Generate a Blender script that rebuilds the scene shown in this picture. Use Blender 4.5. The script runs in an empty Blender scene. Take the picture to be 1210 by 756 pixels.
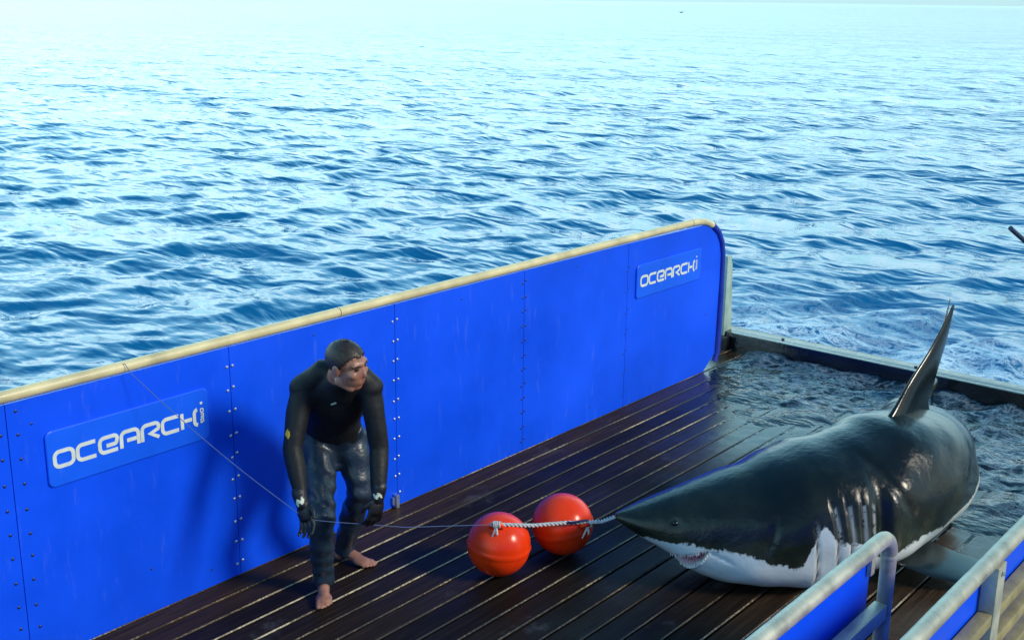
import bpy, bmesh, math, random
import numpy as np
from mathutils import Vector, Matrix
from mathutils.bvhtree import BVHTree

random.seed(7); RNG = np.random.default_rng(11)
scene = bpy.context.scene
C = scene.collection
R = math.radians

# ------------------------------------------------------------------ camera
# axes: x runs along the blue barrier towards the stern, y from the ship side to the barrier, z up; deck top at z = 0
AZ, PITCH, ROLL = R(39.91), R(15.365), R(0.695)
fw = Vector((math.cos(AZ) * math.cos(PITCH), math.sin(AZ) * math.cos(PITCH), -math.sin(PITCH)))
rt = Vector((math.sin(AZ), -math.cos(AZ), 0))
dn = fw.cross(rt)
right = rt * math.cos(ROLL) - dn * math.sin(ROLL)
down = rt * math.sin(ROLL) + dn * math.cos(ROLL)
cam = bpy.data.cameras.new('camera'); cam.sensor_width = 36; cam.lens = 36 * 1374 / 1210
cam.clip_start = 0.05; cam.clip_end = 30000
cam_ob = bpy.data.objects.new('camera', cam); C.objects.link(cam_ob)
M = Matrix((right, -down, -fw)).transposed().to_4x4(); M.translation = (0, 0, 3)
cam_ob.matrix_world = M; scene.camera = cam_ob

# ------------------------------------------------------------------ light
SUN_EL = R(30); SUN_DIR = Vector((0.30 * math.cos(SUN_EL), -0.954 * math.cos(SUN_EL), math.sin(SUN_EL))).normalized()
HAZE = 32.0
SUN_ROT = math.atan2(SUN_DIR.x, SUN_DIR.y)
w = bpy.data.worlds.new('World'); scene.world = w; w.use_nodes = True
nt = w.node_tree; nt.nodes.clear()
sky = nt.nodes.new('ShaderNodeTexSky'); sky.sky_type = 'NISHITA'; sky.sun_disc = False
sky.sun_elevation = SUN_EL; sky.sun_rotation = SUN_ROT; sky.air_density = 1.0; sky.dust_density = 0.3; sky.ozone_density = 3.0
bg = nt.nodes.new('ShaderNodeBackground'); bg.inputs['Strength'].default_value = 0.06
out = nt.nodes.new('ShaderNodeOutputWorld')
tcw = nt.nodes.new('ShaderNodeTexCoord'); sep = nt.nodes.new('ShaderNodeSeparateXYZ'); nt.links.new(tcw.outputs['Generated'], sep.inputs[0])
hz_r = nt.nodes.new('ShaderNodeValToRGB'); hz_r.color_ramp.interpolation = 'EASE'      # sea haze: the sky is brightest low down, all the way round
for k_, (p_, c_) in enumerate(((0.0, (0.10, 0.27, 0.35)), (0.055, (0.28, 0.60, 0.68)), (0.15, (0.70, 0.98, 1.0)), (0.38, (0.30, 0.76, 0.96)), (0.72, (0.012, 0.13, 0.28)))):
    e_ = hz_r.color_ramp.elements[k_] if k_ < 2 else hz_r.color_ramp.elements.new(p_)
    e_.position = p_; e_.color = (*c_, 1)
nt.links.new(sep.outputs[2], hz_r.inputs[0])
gain = nt.nodes.new('ShaderNodeVectorMath'); gain.operation = 'SCALE'; gain.inputs['Scale'].default_value = HAZE
nt.links.new(hz_r.outputs[0], gain.inputs[0])
glow = nt.nodes.new('ShaderNodeVectorMath'); glow.operation = 'DOT_PRODUCT'; glow.inputs[1].default_value = (math.cos(AZ + R(48)), math.sin(AZ + R(48)), 0)   # twilight side, off to port
nt.links.new(tcw.outputs['Generated'], glow.inputs[0]); gm = nt.nodes.new('ShaderNodeMath'); gm.operation = 'MULTIPLY_ADD'; gm.inputs[1].default_value = HAZE * 0.50; gm.inputs[2].default_value = HAZE * 0.64
nt.links.new(glow.outputs['Value'], gm.inputs[0]); nt.links.new(gm.outputs[0], gain.inputs['Scale'])
mulw = nt.nodes.new('ShaderNodeVectorMath'); mulw.operation = 'ADD'; nt.links.new(sky.outputs[0], mulw.inputs[0]); nt.links.new(gain.outputs[0], mulw.inputs[1])
nt.links.new(mulw.outputs[0], bg.inputs['Color']); nt.links.new(bg.outputs[0], out.inputs[0])
sun = bpy.data.lights.new('sun', 'SUN'); sun.energy = 2.5; sun.angle = R(13); sun.color = (1, 0.9, 0.74)
sun_ob = bpy.data.objects.new('sun', sun); C.objects.link(sun_ob)
sun_ob.rotation_euler = (-SUN_DIR).to_track_quat('-Z', 'Y').to_euler(); sun_ob.location = (2, -8, 9)
vs = scene.view_settings; vs.view_transform = 'Standard'; vs.look = 'None'; vs.gamma = 1; vs.exposure = 0.28
vs.use_curve_mapping = False

# ------------------------------------------------------------------ materials
def new_mat(name):
    m = bpy.data.materials.new(name); m.use_nodes = True
    return m, m.node_tree.nodes, m.node_tree.links, m.node_tree.nodes['Principled BSDF']
def node(ns, t, **kw):
    n = ns.new(t)
    for k, v in kw.items():
        if k in n.inputs: n.inputs[k].default_value = v
        else: setattr(n, k, v)
    return n
def ramp(ns, ls, src, stops):
    r = ns.new('ShaderNodeValToRGB'); e = r.color_ramp.elements
    while len(e) < len(stops): e.new(0.5)
    for i, (p, c) in enumerate(stops):
        e[i].position = p; e[i].color = c if len(c) == 4 else (*c, 1)
    ls.new(src, r.inputs[0]); return r
def math_n(ns, ls, op, a, b=None, c=None):
    n = ns.new('ShaderNodeMath'); n.operation = op
    for i, v in enumerate((a, b, c)):
        if v is None: continue
        if isinstance(v, (int, float)): n.inputs[i].default_value = v
        else: ls.new(v, n.inputs[i])
    return n.outputs[0]
def mixc(ns, ls, f, a, b):
    n = ns.new('ShaderNodeMix'); n.data_type = 'RGBA'
    for i, v in ((0, f), (6, a), (7, b)):
        if isinstance(v, (int, float)): n.inputs[i].default_value = v
        elif isinstance(v, tuple): n.inputs[i].default_value = v if len(v) == 4 else (*v, 1)
        else: ls.new(v, n.inputs[i])
    return n.outputs[2]
def simple(name, col, rough=0.5, metal=0.0, var=0.15, scale=8.0, bump=0.0, bscale=60, coat=0.0, rvar=0.1):
    m, ns, ls, b = new_mat(name)
    tc = ns.new('ShaderNodeTexCoord'); n1 = node(ns, 'ShaderNodeTexNoise', Scale=scale, Detail=5.0)
    ls.new(tc.outputs['Object'], n1.inputs['Vector'])
    lo = tuple(c * (1 - var) for c in col); hi = tuple(min(1, c * (1 + var)) for c in col)
    cr = ramp(ns, ls, n1.outputs[0], [(0.3, lo), (0.7, hi)]); ls.new(cr.outputs[0], b.inputs['Base Color'])
    rr = ramp(ns, ls, n1.outputs[0], [(0.3, (max(0.02, rough - rvar),) * 3), (0.7, (min(1, rough + rvar),) * 3)])
    ls.new(rr.outputs[0], b.inputs['Roughness']); b.inputs['Metallic'].default_value = metal
    b.inputs['Coat Weight'].default_value = coat; b.inputs['Coat Roughness'].default_value = 0.1
    if bump:
        n2 = node(ns, 'ShaderNodeTexNoise', Scale=bscale, Detail=4.0); ls.new(tc.outputs['Object'], n2.inputs['Vector'])
        bp = node(ns, 'ShaderNodeBump', Strength=bump, Distance=0.01); ls.new(n2.outputs[0], bp.inputs['Height']); ls.new(bp.outputs[0], b.inputs['Normal'])
    return m

def blue_paint(name, col, rough=0.38):
    m, ns, ls, b = new_mat(name)
    tc = ns.new('ShaderNodeTexCoord')
    n1 = node(ns, 'ShaderNodeTexNoise', Scale=0.9, Detail=7.0, Roughness=0.6); ls.new(tc.outputs['Object'], n1.inputs['Vector'])
    cr = ramp(ns, ls, n1.outputs[0], [(0.28, tuple(c * 0.70 for c in col)), (0.72, tuple(min(1, c * 1.12) for c in col))])
    # scuffs and salt marks
    mp = node(ns, 'ShaderNodeMapping'); mp.inputs['Scale'].default_value = (7, 7, 1.1); ls.new(tc.outputs['Object'], mp.inputs[0])
    n2 = node(ns, 'ShaderNodeTexNoise', Scale=3.0, Detail=10.0, Roughness=0.75); ls.new(mp.outputs[0], n2.inputs['Vector'])
    sc = ramp(ns, ls, n2.outputs[0], [(0.58, (0, 0, 0)), (0.82, (1, 1, 1))])
    sf = math_n(ns, ls, 'MULTIPLY', sc.outputs[0], 0.22)
    c2 = mixc(ns, ls, sf, cr.outputs[0], (0.25, 0.36, 0.6))
    ls.new(c2, b.inputs['Base Color'])
    rr = ramp(ns, ls, n1.outputs[0], [(0.25, (rough - 0.1,) * 3), (0.75, (rough + 0.14,) * 3)]); ls.new(rr.outputs[0], b.inputs['Roughness'])
    b.inputs['Specular IOR Level'].default_value = 0.3
    n3 = node(ns, 'ShaderNodeTexNoise', Scale=2.2, Detail=2.0); ls.new(tc.outputs['Object'], n3.inputs['Vector'])
    bp = node(ns, 'ShaderNodeBump', Strength=0.42, Distance=0.02); ls.new(n3.outputs[0], bp.inputs['Height']); ls.new(bp.outputs[0], b.inputs['Normal'])
    return m

def wet_mask(ns, ls, geo):
    sep = ns.new('ShaderNodeSeparateXYZ'); ls.new(geo.outputs['Position'], sep.inputs[0])
    d = math_n(ns, ls, 'SUBTRACT', math_n(ns, ls, 'MULTIPLY_ADD', sep.outputs[0], 0.75, -2.4), math_n(ns, ls, 'MULTIPLY', sep.outputs[1], 0.62))
    nz = node(ns, 'ShaderNodeTexNoise', Scale=1.7, Detail=5.0, Roughness=0.6); ls.new(geo.outputs['Position'], nz.inputs['Vector'])
    cl = ns.new('ShaderNodeClamp'); ls.new(math_n(ns, ls, 'ADD', d, math_n(ns, ls, 'MULTIPLY_ADD', nz.outputs[0], 1.4, -0.5)), cl.inputs[0]); return cl.outputs[0]
def wet_wood():
    m, ns, ls, b = new_mat('wet_wood')
    tc = ns.new('ShaderNodeTexCoord'); oi = ns.new('ShaderNodeObjectInfo')
    add = node(ns, 'ShaderNodeVectorMath'); add.operation = 'ADD'
    sc = node(ns, 'ShaderNodeVectorMath'); sc.operation = 'SCALE'; sc.inputs['Scale'].default_value = 37.0
    cmb = ns.new('ShaderNodeCombineXYZ'); ls.new(oi.outputs['Random'], cmb.inputs[0]); ls.new(oi.outputs['Random'], cmb.inputs[2])
    ls.new(cmb.outputs[0], sc.inputs[0]); ls.new(tc.outputs['Object'], add.inputs[0]); ls.new(sc.outputs[0], add.inputs[1])
    mp = node(ns, 'ShaderNodeMapping'); mp.inputs['Scale'].default_value = (1.2, 22, 22); ls.new(add.outputs[0], mp.inputs[0])
    g = node(ns, 'ShaderNodeTexNoise', Scale=2.0, Detail=8.0, Roughness=0.65); ls.new(mp.outputs[0], g.inputs['Vector'])
    cr = ramp(ns, ls, g.outputs[0], [(0.25, (0.008, 0.0055, 0.004)), (0.55, (0.022, 0.0155, 0.011)), (0.8, (0.05, 0.035, 0.024))])
    tint = ramp(ns, ls, oi.outputs['Random'], [(0, (0.6, 0.6, 0.6)), (0.6, (1.2, 1.08, 0.95)), (1, (2.2, 1.75, 1.4))])
    mul = ns.new('ShaderNodeMix'); mul.data_type = 'RGBA'; mul.blend_type = 'MULTIPLY'; mul.inputs[0].default_value = 1
    ls.new(cr.outputs[0], mul.inputs[6]); ls.new(tint.outputs[0], mul.inputs[7])
    # pale salt and scuff marks
    geo = ns.new('ShaderNodeNewGeometry')
    n5 = node(ns, 'ShaderNodeTexNoise', Scale=2.3, Detail=9.0, Roughness=0.72); ls.new(geo.outputs['Position'], n5.inputs['Vector'])
    s5 = ramp(ns, ls, n5.outputs[0], [(0.60, (0, 0, 0)), (0.76, (1, 1, 1))]); f5 = math_n(ns, ls, 'MULTIPLY', s5.outputs[0], 0.4)
    ls.new(mixc(ns, ls, f5, mul.outputs[2], (0.16, 0.17, 0.17)), b.inputs['Base Color'])
    n2 = node(ns, 'ShaderNodeTexNoise', Scale=1.5, Detail=6.0, Roughness=0.6); ls.new(geo.outputs['Position'], n2.inputs['Vector'])
    wet = wet_mask(ns, ls, geo)
    wr_ = ramp(ns, ls, n2.outputs[0], [(0.35, (0.10,) * 3), (0.6, (0.24,) * 3)]); dr_ = ramp(ns, ls, n2.outputs[0], [(0.35, (0.38,) * 3), (0.65, (0.62,) * 3)])
    ls.new(mixc(ns, ls, wet, dr_.outputs[0], wr_.outputs[0]), b.inputs['Roughness'])
    ls.new(math_n(ns, ls, 'MULTIPLY_ADD', wet, 0.34, 0.08), b.inputs['Specular IOR Level'])
    n3 = node(ns, 'ShaderNodeTexNoise', Scale=9.0, Detail=5.0); ls.new(geo.outputs['Position'], n3.inputs['Vector'])
    h = math_n(ns, ls, 'ADD', math_n(ns, ls, 'MULTIPLY', g.outputs[0], 0.5), n3.outputs[0])
    bp = node(ns, 'ShaderNodeBump', Strength=0.28, Distance=0.012); ls.new(h, bp.inputs['Height']); ls.new(bp.outputs[0], b.inputs['Normal'])
    return m

def glint_edge():  # pale flecks paint the light caught along the plank edges into the colour
    m, ns, ls, b = new_mat('plank_edge_glint')
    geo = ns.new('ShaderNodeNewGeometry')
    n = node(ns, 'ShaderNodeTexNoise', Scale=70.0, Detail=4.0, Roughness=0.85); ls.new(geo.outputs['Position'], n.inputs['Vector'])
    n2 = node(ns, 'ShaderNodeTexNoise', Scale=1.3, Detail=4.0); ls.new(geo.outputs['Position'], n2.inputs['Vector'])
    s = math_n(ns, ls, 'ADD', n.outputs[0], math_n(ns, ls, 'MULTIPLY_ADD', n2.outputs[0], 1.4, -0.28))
    s = math_n(ns, ls, 'SUBTRACT', s, math_n(ns, ls, 'MULTIPLY', wet_mask(ns, ls, geo), 0.13))  # painted glints fade towards the shark and the flooded end
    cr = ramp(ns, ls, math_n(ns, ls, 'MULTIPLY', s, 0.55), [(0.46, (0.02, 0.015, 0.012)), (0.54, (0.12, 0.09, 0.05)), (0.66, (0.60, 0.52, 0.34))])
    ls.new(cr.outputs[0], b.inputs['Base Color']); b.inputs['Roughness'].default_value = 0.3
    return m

def water_nodes(name, deep, far=False):
    m, ns, ls, b = new_mat(name)
    geo = ns.new('ShaderNodeNewGeometry'); at = node(ns, 'ShaderNodeAttribute', attribute_name='foam')
    b.inputs['IOR'].default_value = 1.333; b.inputs['Roughness'].default_value = 0.05
    mp = node(ns, 'ShaderNodeMapping'); mp.inputs['Rotation'].default_value = (0, 0, -AZ - R(16)); mp.inputs['Scale'].default_value = (1.35, 0.62, 1)
    ls.new(geo.outputs['Position'], mp.inputs[0])
    n1 = node(ns, 'ShaderNodeTexNoise', Scale=2.2, Detail=(3.0 if far else 5.0), Roughness=0.5, Distortion=0.3); ls.new(mp.outputs[0], n1.inputs['Vector'])
    n2 = node(ns, 'ShaderNodeTexNoise', Scale=9.0, Detail=2.0, Roughness=0.5, Distortion=0.2); ls.new(mp.outputs[0], n2.inputs['Vector'])
    n0 = node(ns, 'ShaderNodeTexNoise', Scale=0.75, Detail=3.0, Roughness=0.55, Distortion=0.3); ls.new(mp.outputs[0], n0.inputs['Vector'])
    h = math_n(ns, ls, 'ADD', n1.outputs[0], math_n(ns, ls, 'MULTIPLY', n2.outputs[0], 0.08 if far else 0.22))
    if far:
        n00 = node(ns, 'ShaderNodeTexNoise', Scale=0.11, Detail=2.0, Roughness=0.5, Distortion=0.4); ls.new(mp.outputs[0], n00.inputs['Vector'])
        h = math_n(ns, ls, 'ADD', math_n(ns, ls, 'MULTIPLY', h, 0.55), math_n(ns, ls, 'ADD', math_n(ns, ls, 'MULTIPLY', n0.outputs[0], 2.8), math_n(ns, ls, 'MULTIPLY', n00.outputs[0], 9.0)))
    bp = node(ns, 'ShaderNodeBump', Strength=(0.8 if far else 0.5), Distance=0.12); ls.new(h, bp.inputs['Height']); ls.new(bp.outputs[0], b.inputs['Normal'])
    # foam: torn lace where the water is churned
    f1 = node(ns, 'ShaderNodeTexNoise', Scale=6.0, Detail=9.0, Roughness=0.75, Distortion=0.6); ls.new(geo.outputs['Position'], f1.inputs['Vector'])
    fr = math_n(ns, ls, 'ABSOLUTE', math_n(ns, ls, 'SUBTRACT', f1.outputs[0], 0.5))
    lace = ramp(ns, ls, fr, [(0.0, (1, 1, 1)), (0.035, (0.5, 0.5, 0.5)), (0.10, (0, 0, 0))])
    fac = math_n(ns, ls, 'MULTIPLY', lace.outputs[0], at.outputs['Fac'])
    col = mixc(ns, ls, fac, deep, (0.60, 0.76, 0.86)); ls.new(col, b.inputs['Base Color'])
    ls.new(math_n(ns, ls, 'ADD', math_n(ns, ls, 'MULTIPLY', fac, 0.5), 0.05), b.inputs['Roughness'])
    return m, ns, ls, b, fac

MAT = {}
MAT['panel'] = blue_paint('blue_panel_paint', (0.002, 0.085, 0.92))
MAT['seam'] = simple('blue_seam_paint', (0.002, 0.025, 0.35), 0.5)
MAT['sign'] = blue_paint('blue_sign_paint', (0.008, 0.12, 0.93), 0.3)
MAT['letter'] = simple('pale_lettering', (0.62, 0.68, 0.62), 0.45, var=0.08, scale=30)
MAT['rail'] = simple('cream_painted_tube', (0.60, 0.52, 0.28), 0.38, var=0.25, scale=6, bump=0.1)
MAT['alu'] = simple('scratched_aluminium', (0.40, 0.38, 0.29), 0.40, metal=0.3, var=0.35, scale=14, bump=0.15, bscale=90)
MAT['alubar'] = simple('dull_aluminium_bar', (0.46, 0.45, 0.34), 0.45, metal=0.4, var=0.25, scale=10, bump=0.15)
MAT['bolt'] = simple('zinc_bolt', (0.5, 0.56, 0.62), 0.35, metal=0.8)
MAT['darkbolt'] = simple('blackened_bolt', (0.02, 0.03, 0.08), 0.4, metal=0.3)
MAT['wood'] = wet_wood(); MAT['edge'] = glint_edge()
MAT['under'] = simple('black_substructure', (0.008, 0.008, 0.009), 0.5)
MAT['beam'] = simple('black_wet_timber', (0.012, 0.011, 0.012), 0.16, var=0.4, scale=5, bump=0.3, bscale=30, rvar=0.08)
MAT['greenpost'] = simple('pale_green_paint', (0.30, 0.42, 0.36), 0.45, var=0.2)
MAT['red'] = simple('red_float_plastic', (0.95, 0.045, 0.004), 0.30, var=0.22, scale=5, bump=0.08, bscale=25, coat=0.0)
MAT['red'].node_tree.nodes['Principled BSDF'].inputs['Specular IOR Level'].default_value = 0.3
MAT['rope'] = simple('pale_rope', (0.55, 0.58, 0.55), 0.7, var=0.25, scale=60, bump=0.4, bscale=200)
MAT['greyrope'] = simple('grey_rope', (0.07, 0.13, 0.28), 0.7, var=0.2, scale=60)
MAT['steel'] = simple('wet_steel', (0.5, 0.52, 0.5), 0.25, metal=0.9)

# ------------------------------------------------------------------ mesh helpers
class MB:
    def __init__(s): s.v = []; s.f = []; s.m = []
    def add(s, vs, fs, mi=0):
        o = len(s.v); s.v += [tuple(p) for p in vs]; s.f += [tuple(o + i for i in f) for f in fs]; s.m += [mi] * len(fs); return s
    def box(s, a, b, bev=0.0, mi=0):
        bm = bmesh.new(); bmesh.ops.create_cube(bm, size=1)
        for v in bm.verts: v.co = Vector(((a[0] + b[0]) / 2 + v.co.x * (b[0] - a[0]), (a[1] + b[1]) / 2 + v.co.y * (b[1] - a[1]), (a[2] + b[2]) / 2 + v.co.z * (b[2] - a[2])))
        if bev: bmesh.ops.bevel(bm, geom=list(bm.edges), offset=bev, segments=2, affect='EDGES', profile=0.6)
        bm.verts.index_update(); s.add([v.co for v in bm.verts], [[v.index for v in f.verts] for f in bm.faces], mi); bm.free(); return s
    def tube(s, pts, rad, seg=12, mi=0, cap=True):
        pts = [Vector(p) for p in pts]; n = len(pts)
        rads = rad if isinstance(rad, (list, tuple)) else [rad] * n
        tg = [(pts[min(i + 1, n - 1)] - pts[max(i - 1, 0)]).normalized() for i in range(n)]
        up = Vector((0, 0, 1)) if abs(tg[0].z) < 0.9 else Vector((1, 0, 0))
        a = tg[0].cross(up).normalized(); vs = []
        for i in range(n):
            a = (a - tg[i] * a.dot(tg[i])).normalized(); b = tg[i].cross(a)
            vs += [pts[i] + (a * math.cos(k * 2 * math.pi / seg) + b * math.sin(k * 2 * math.pi / seg)) * rads[i] for k in range(seg)]
        fs = [(i * seg + k, i * seg + (k + 1) % seg, (i + 1) * seg + (k + 1) % seg, (i + 1) * seg + k) for i in range(n - 1) for k in range(seg)]
        if cap: fs += [tuple(reversed(range(seg))), tuple((n - 1) * seg + k for k in range(seg))]
        return s.add(vs, fs, mi)
    def loft(s, rings, mi=0):
        # rings: (centre, half-axis vector A, half-axis vector B); closed section of 20 points
        seg = 20; vs = []
        for c, A, B in rings:
            c, A, B = Vector(c), Vector(A), Vector(B)
            vs += [c + A * math.cos(k * 2 * math.pi / seg) + B * math.sin(k * 2 * math.pi / seg) for k in range(seg)]
        n = len(rings)
        fs = [(i * seg + k, i * seg + (k + 1) % seg, (i + 1) * seg + (k + 1) % seg, (i + 1) * seg + k) for i in range(n - 1) for k in range(seg)]
        fs += [tuple(reversed(range(seg))), tuple((n - 1) * seg + k for k in range(seg))]
        return s.add(vs, fs, mi)
    def ell(s, c, X, Y, Z, seg=20, rings=12, mi=0):
        c, X, Y, Z = Vector(c), Vector(X), Vector(Y), Vector(Z); vs = [c + Z]
        for i in range(1, rings):
            t = math.pi * i / rings
            vs += [c + Z * math.cos(t) + (X * math.cos(2 * math.pi * k / seg) + Y * math.sin(2 * math.pi * k / seg)) * math.sin(t) for k in range(seg)]
        vs.append(c - Z); fs = [(0, 1 + k, 1 + (k + 1) % seg) for k in range(seg)]
        for i in range(rings - 2):
            o = 1 + i * seg; fs += [(o + k, o + seg + k, o + seg + (k + 1) % seg, o + (k + 1) % seg) for k in range(seg)]
        o = 1 + (rings - 2) * seg; l = len(vs) - 1; fs += [(o + k, l, o + (k + 1) % seg) for k in range(seg)]
        return s.add(vs, fs, mi)
    def caps(s, pts, rads, seg=16, mi=0):
        # limb: tapered tube with round ends
        s.tube(pts, list(rads), seg, mi)
        for p, r in ((pts[0], rads[0]), (pts[-1], rads[-1])): s.ell(p, (r, 0, 0), (0, r, 0), (0, 0, r), 14, 8, mi)
        return s
    def mesh(s, name, mats, smooth=True, angle=40):
        me = bpy.data.meshes.new(name); me.from_pydata([tuple(v) for v in s.v], [], s.f); me.update()
        for m in (mats if isinstance(mats, (list, tuple)) else [mats]): me.materials.append(m)
        me.polygons.foreach_set('material_index', s.m)
        if smooth:
            me.polygons.foreach_set('use_smooth', [True] * len(me.polygons)); me.set_sharp_from_angle(angle=R(angle))
        return me
    def build(s, name, mats, parent=None, smooth=True, angle=40):
        return link(name, s.mesh(name, mats, smooth, angle), parent)
def link(name, me, parent=None):
    o = bpy.data.objects.new(name, me); C.objects.link(o); o.parent = parent; return o
def tag(o, label, cat=None, group=None, kind=None):
    o['label'] = label
    if cat: o['category'] = cat
    if group: o['group'] = group
    if kind: o['kind'] = kind
    return o
def thing(name, loc, label, cat, group=None):
    o = bpy.data.objects.new(name, None); C.objects.link(o); o.location = loc; o.empty_display_size = 0.1
    return tag(o, label, cat, group)
def at(o, loc):      # child placed by world position under a parent that is only translated
    o.location = Vector(loc) - (o.parent.location if o.parent else Vector()); return o
def shift(mb, off):  # move the gathered shape into a parent's frame
    mb.v = [tuple(Vector(p) - Vector(off)) for p in mb.v]; return mb

def arr_mesh(name, V, F, mat, smooth=True):
    me = bpy.data.meshes.new(name); nv = len(V); nf = len(F); k = F.shape[1]
    me.vertices.add(nv); me.vertices.foreach_set('co', V.astype(np.float32).ravel())
    me.loops.add(nf * k); me.loops.foreach_set('vertex_index', F.astype(np.int32).ravel())
    me.polygons.add(nf); me.polygons.foreach_set('loop_start', np.arange(0, nf * k, k, dtype=np.int32))
    me.update(calc_edges=True); me.polygons.foreach_set('use_smooth', np.ones(nf, dtype=bool)) if smooth else None
    for m_ in (mat if isinstance(mat, (list, tuple)) else [mat]): me.materials.append(m_)
    return me
def fattr(me, name, vals):
    a = me.attributes.new(name, 'FLOAT', 'POINT'); a.data.foreach_set('value', np.asarray(vals, dtype=np.float32).ravel())
def sst(a, b, x):
    t = np.clip((x - a) / (b - a), 0, 1); return t * t * (3 - 2 * t)

# ------------------------------------------------------------------ sea
DX0, DX1, DY0, DY1 = -3.0, 9.24, -1.4, 5.04           # footprint of the lift platform
def waves(X, Y, sp, n=104, lmin=0.16, lmax=2.2, slope=0.0215, seed=3):
    rg = np.random.default_rng(seed); lam = np.exp(np.linspace(math.log(lmin), math.log(lmax), n)) * rg.uniform(0.93, 1.07, n)
    base = AZ + math.pi + R(20)
    dx = np.zeros_like(X); dy = np.zeros_like(X); dz = np.zeros_like(X)
    for l in lam:
        k = 2 * math.pi / l; th = base + rg.normal(0, 0.55); ph = rg.uniform(0, 6.283)
        a = slope / k * rg.uniform(0.5, 1.4) * (0.7 if l < 0.3 else 1.15 if l < 0.8 else 1.0) * (0.65 if l > 1.5 else 1.0)
        wgt = sst(2.0, 4.5, l / sp); p = k * (math.cos(th) * X + math.sin(th) * Y) + ph
        s, c = np.sin(p), np.cos(p); dz += a * wgt * c
        dx -= 0.7 * a * wgt * math.cos(th) * s; dy -= 0.7 * a * wgt * math.sin(th) * s
    return dx, dy, dz
rr = [1.0]
while rr[-1] < 16000:
    r_ = rr[-1]; rr.append(r_ + max(0.035, r_ * (0.0062 if r_ < 260 else 0.035)))
rr = np.array(rr)
NA = 620; half = R(33)
ang = np.concatenate([np.linspace(AZ - half, AZ + half, NA), AZ + half + (np.arange(1, 71) / 71.0) * (2 * math.pi - 2 * half)])
Rg, Ag = np.meshgrid(rr, ang, indexing='ij'); X = Rg * np.cos(Ag); Y = Rg * np.sin(Ag)
dr = np.gradient(rr)[:, None] * np.ones_like(X); da = np.where(np.abs(Ag - AZ) <= half + 1e-6, Rg * 2 * half / NA, Rg * (2 * math.pi - 2 * half) / 71)
sp = np.maximum(np.maximum(dr, da), 0.03)
sx, sy, sz = waves(X, Y, sp)
inside = sst(-0.12, 0.02, np.minimum(np.minimum(X - DX0, DX1 - X), np.minimum(Y - DY0, DY1 - Y)))
edge_d = np.hypot(np.maximum(np.maximum(DX0 - X, X - DX1), 0), np.maximum(np.maximum(DY0 - Y, Y - DY1), 0))
churn = np.exp(-(edge_d / 1.5) ** 2) * (X > 7.5)
near = 1 - 0.5 * np.exp(-(edge_d / 0.4) ** 2) + 0.9 * np.exp(-((edge_d - 1.3) / 1.3) ** 2) * sst(7.5, 9.0, X)
sz *= near; SEA = -0.02
Zs = np.where(inside > 0.02, -0.45 * inside + SEA + sz * (1 - inside), SEA + sz)
V = np.stack([X + sx * np.minimum(near, 1.1) * (1 - inside), Y + sy * np.minimum(near, 1.1) * (1 - inside), Zs], -1).reshape(-1, 3)
nr, na = X.shape; i, j = np.meshgrid(np.arange(nr - 1), np.arange(na), indexing='ij'); j2 = (j + 1) % na
F = np.stack([i * na + j, (i + 1) * na + j, (i + 1) * na + j2, i * na + j2], -1).reshape(-1, 4)
MAT['sea'], _, _, _, _ = water_nodes('sea_water', (0.002, 0.105, 0.25), True)
me = arr_mesh('sea', V, F, MAT['sea']); crest = sst(0.06, 0.16, sz) * np.exp(-edge_d / 25)
fattr(me, 'foam', np.clip(churn * 0.85 + np.exp(-(edge_d / 3.5) ** 2) * sst(7.0, 9.0, X) * 0.25 * (sz > 0.02) + crest * 0.12, 0, 1))
sea = link('sea', me); tag(sea, 'choppy blue open sea reaching to the horizon', kind='structure')

# ------------------------------------------------------------------ deck of planks
PITCHP = 0.1487; deck = MB().box((0.2, 0.2, -0.16), (8.98, 5.0, -0.045)).build('deck', MAT['under'], smooth=False)
tag(deck, 'dark wet timber deck of the lift platform', kind='structure')
def plank_mesh(k):
    rg = random.Random(k); x0, x1 = 0.2, 8.95; hw = PITCHP / 2 - 0.007; n = 14; vs = []; fs = []; mi = []
    bv = 0.0055
    prof = [(-hw, -0.042), (-hw, -bv), (-hw + bv, 0), (hw - bv * 0.7, 0), (hw, -bv * 0.7), (hw, -0.042)]
    for i_ in range(n):
        x = x0 + (x1 - x0) * i_ / (n - 1); dz = rg.uniform(-0.0012, 0.0012); dy = rg.uniform(-0.0008, 0.0008)
        vs += [(x, y + dy, z + dz) for y, z in prof]
    for i_ in range(n - 1):
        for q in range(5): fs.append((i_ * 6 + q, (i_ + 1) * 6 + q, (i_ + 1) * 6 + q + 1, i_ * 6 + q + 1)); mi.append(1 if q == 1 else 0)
    fs += [tuple(reversed(range(6))), tuple((n - 1) * 6 + q for q in range(6))]; mi += [0, 0]
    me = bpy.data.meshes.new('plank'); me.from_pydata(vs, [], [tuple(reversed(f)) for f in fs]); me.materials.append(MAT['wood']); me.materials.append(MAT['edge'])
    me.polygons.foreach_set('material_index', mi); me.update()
    bm = bmesh.new(); bm.from_mesh(me); bmesh.ops.recalc_face_normals(bm, faces=bm.faces); bm.to_mesh(me); bm.free(); return me
pm = [plank_mesh(k) for k in range(4)]
y = 3.563 + PITCHP * 9.5
i = 0
while y > 0.35:
    o = link('plank', pm[i % 4], deck); o.location = (0, y, random.uniform(-0.003, 0.0)); o.rotation_euler = (random.uniform(-0.008, 0.008), 0, 0)
    y -= PITCHP; i += 1

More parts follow.
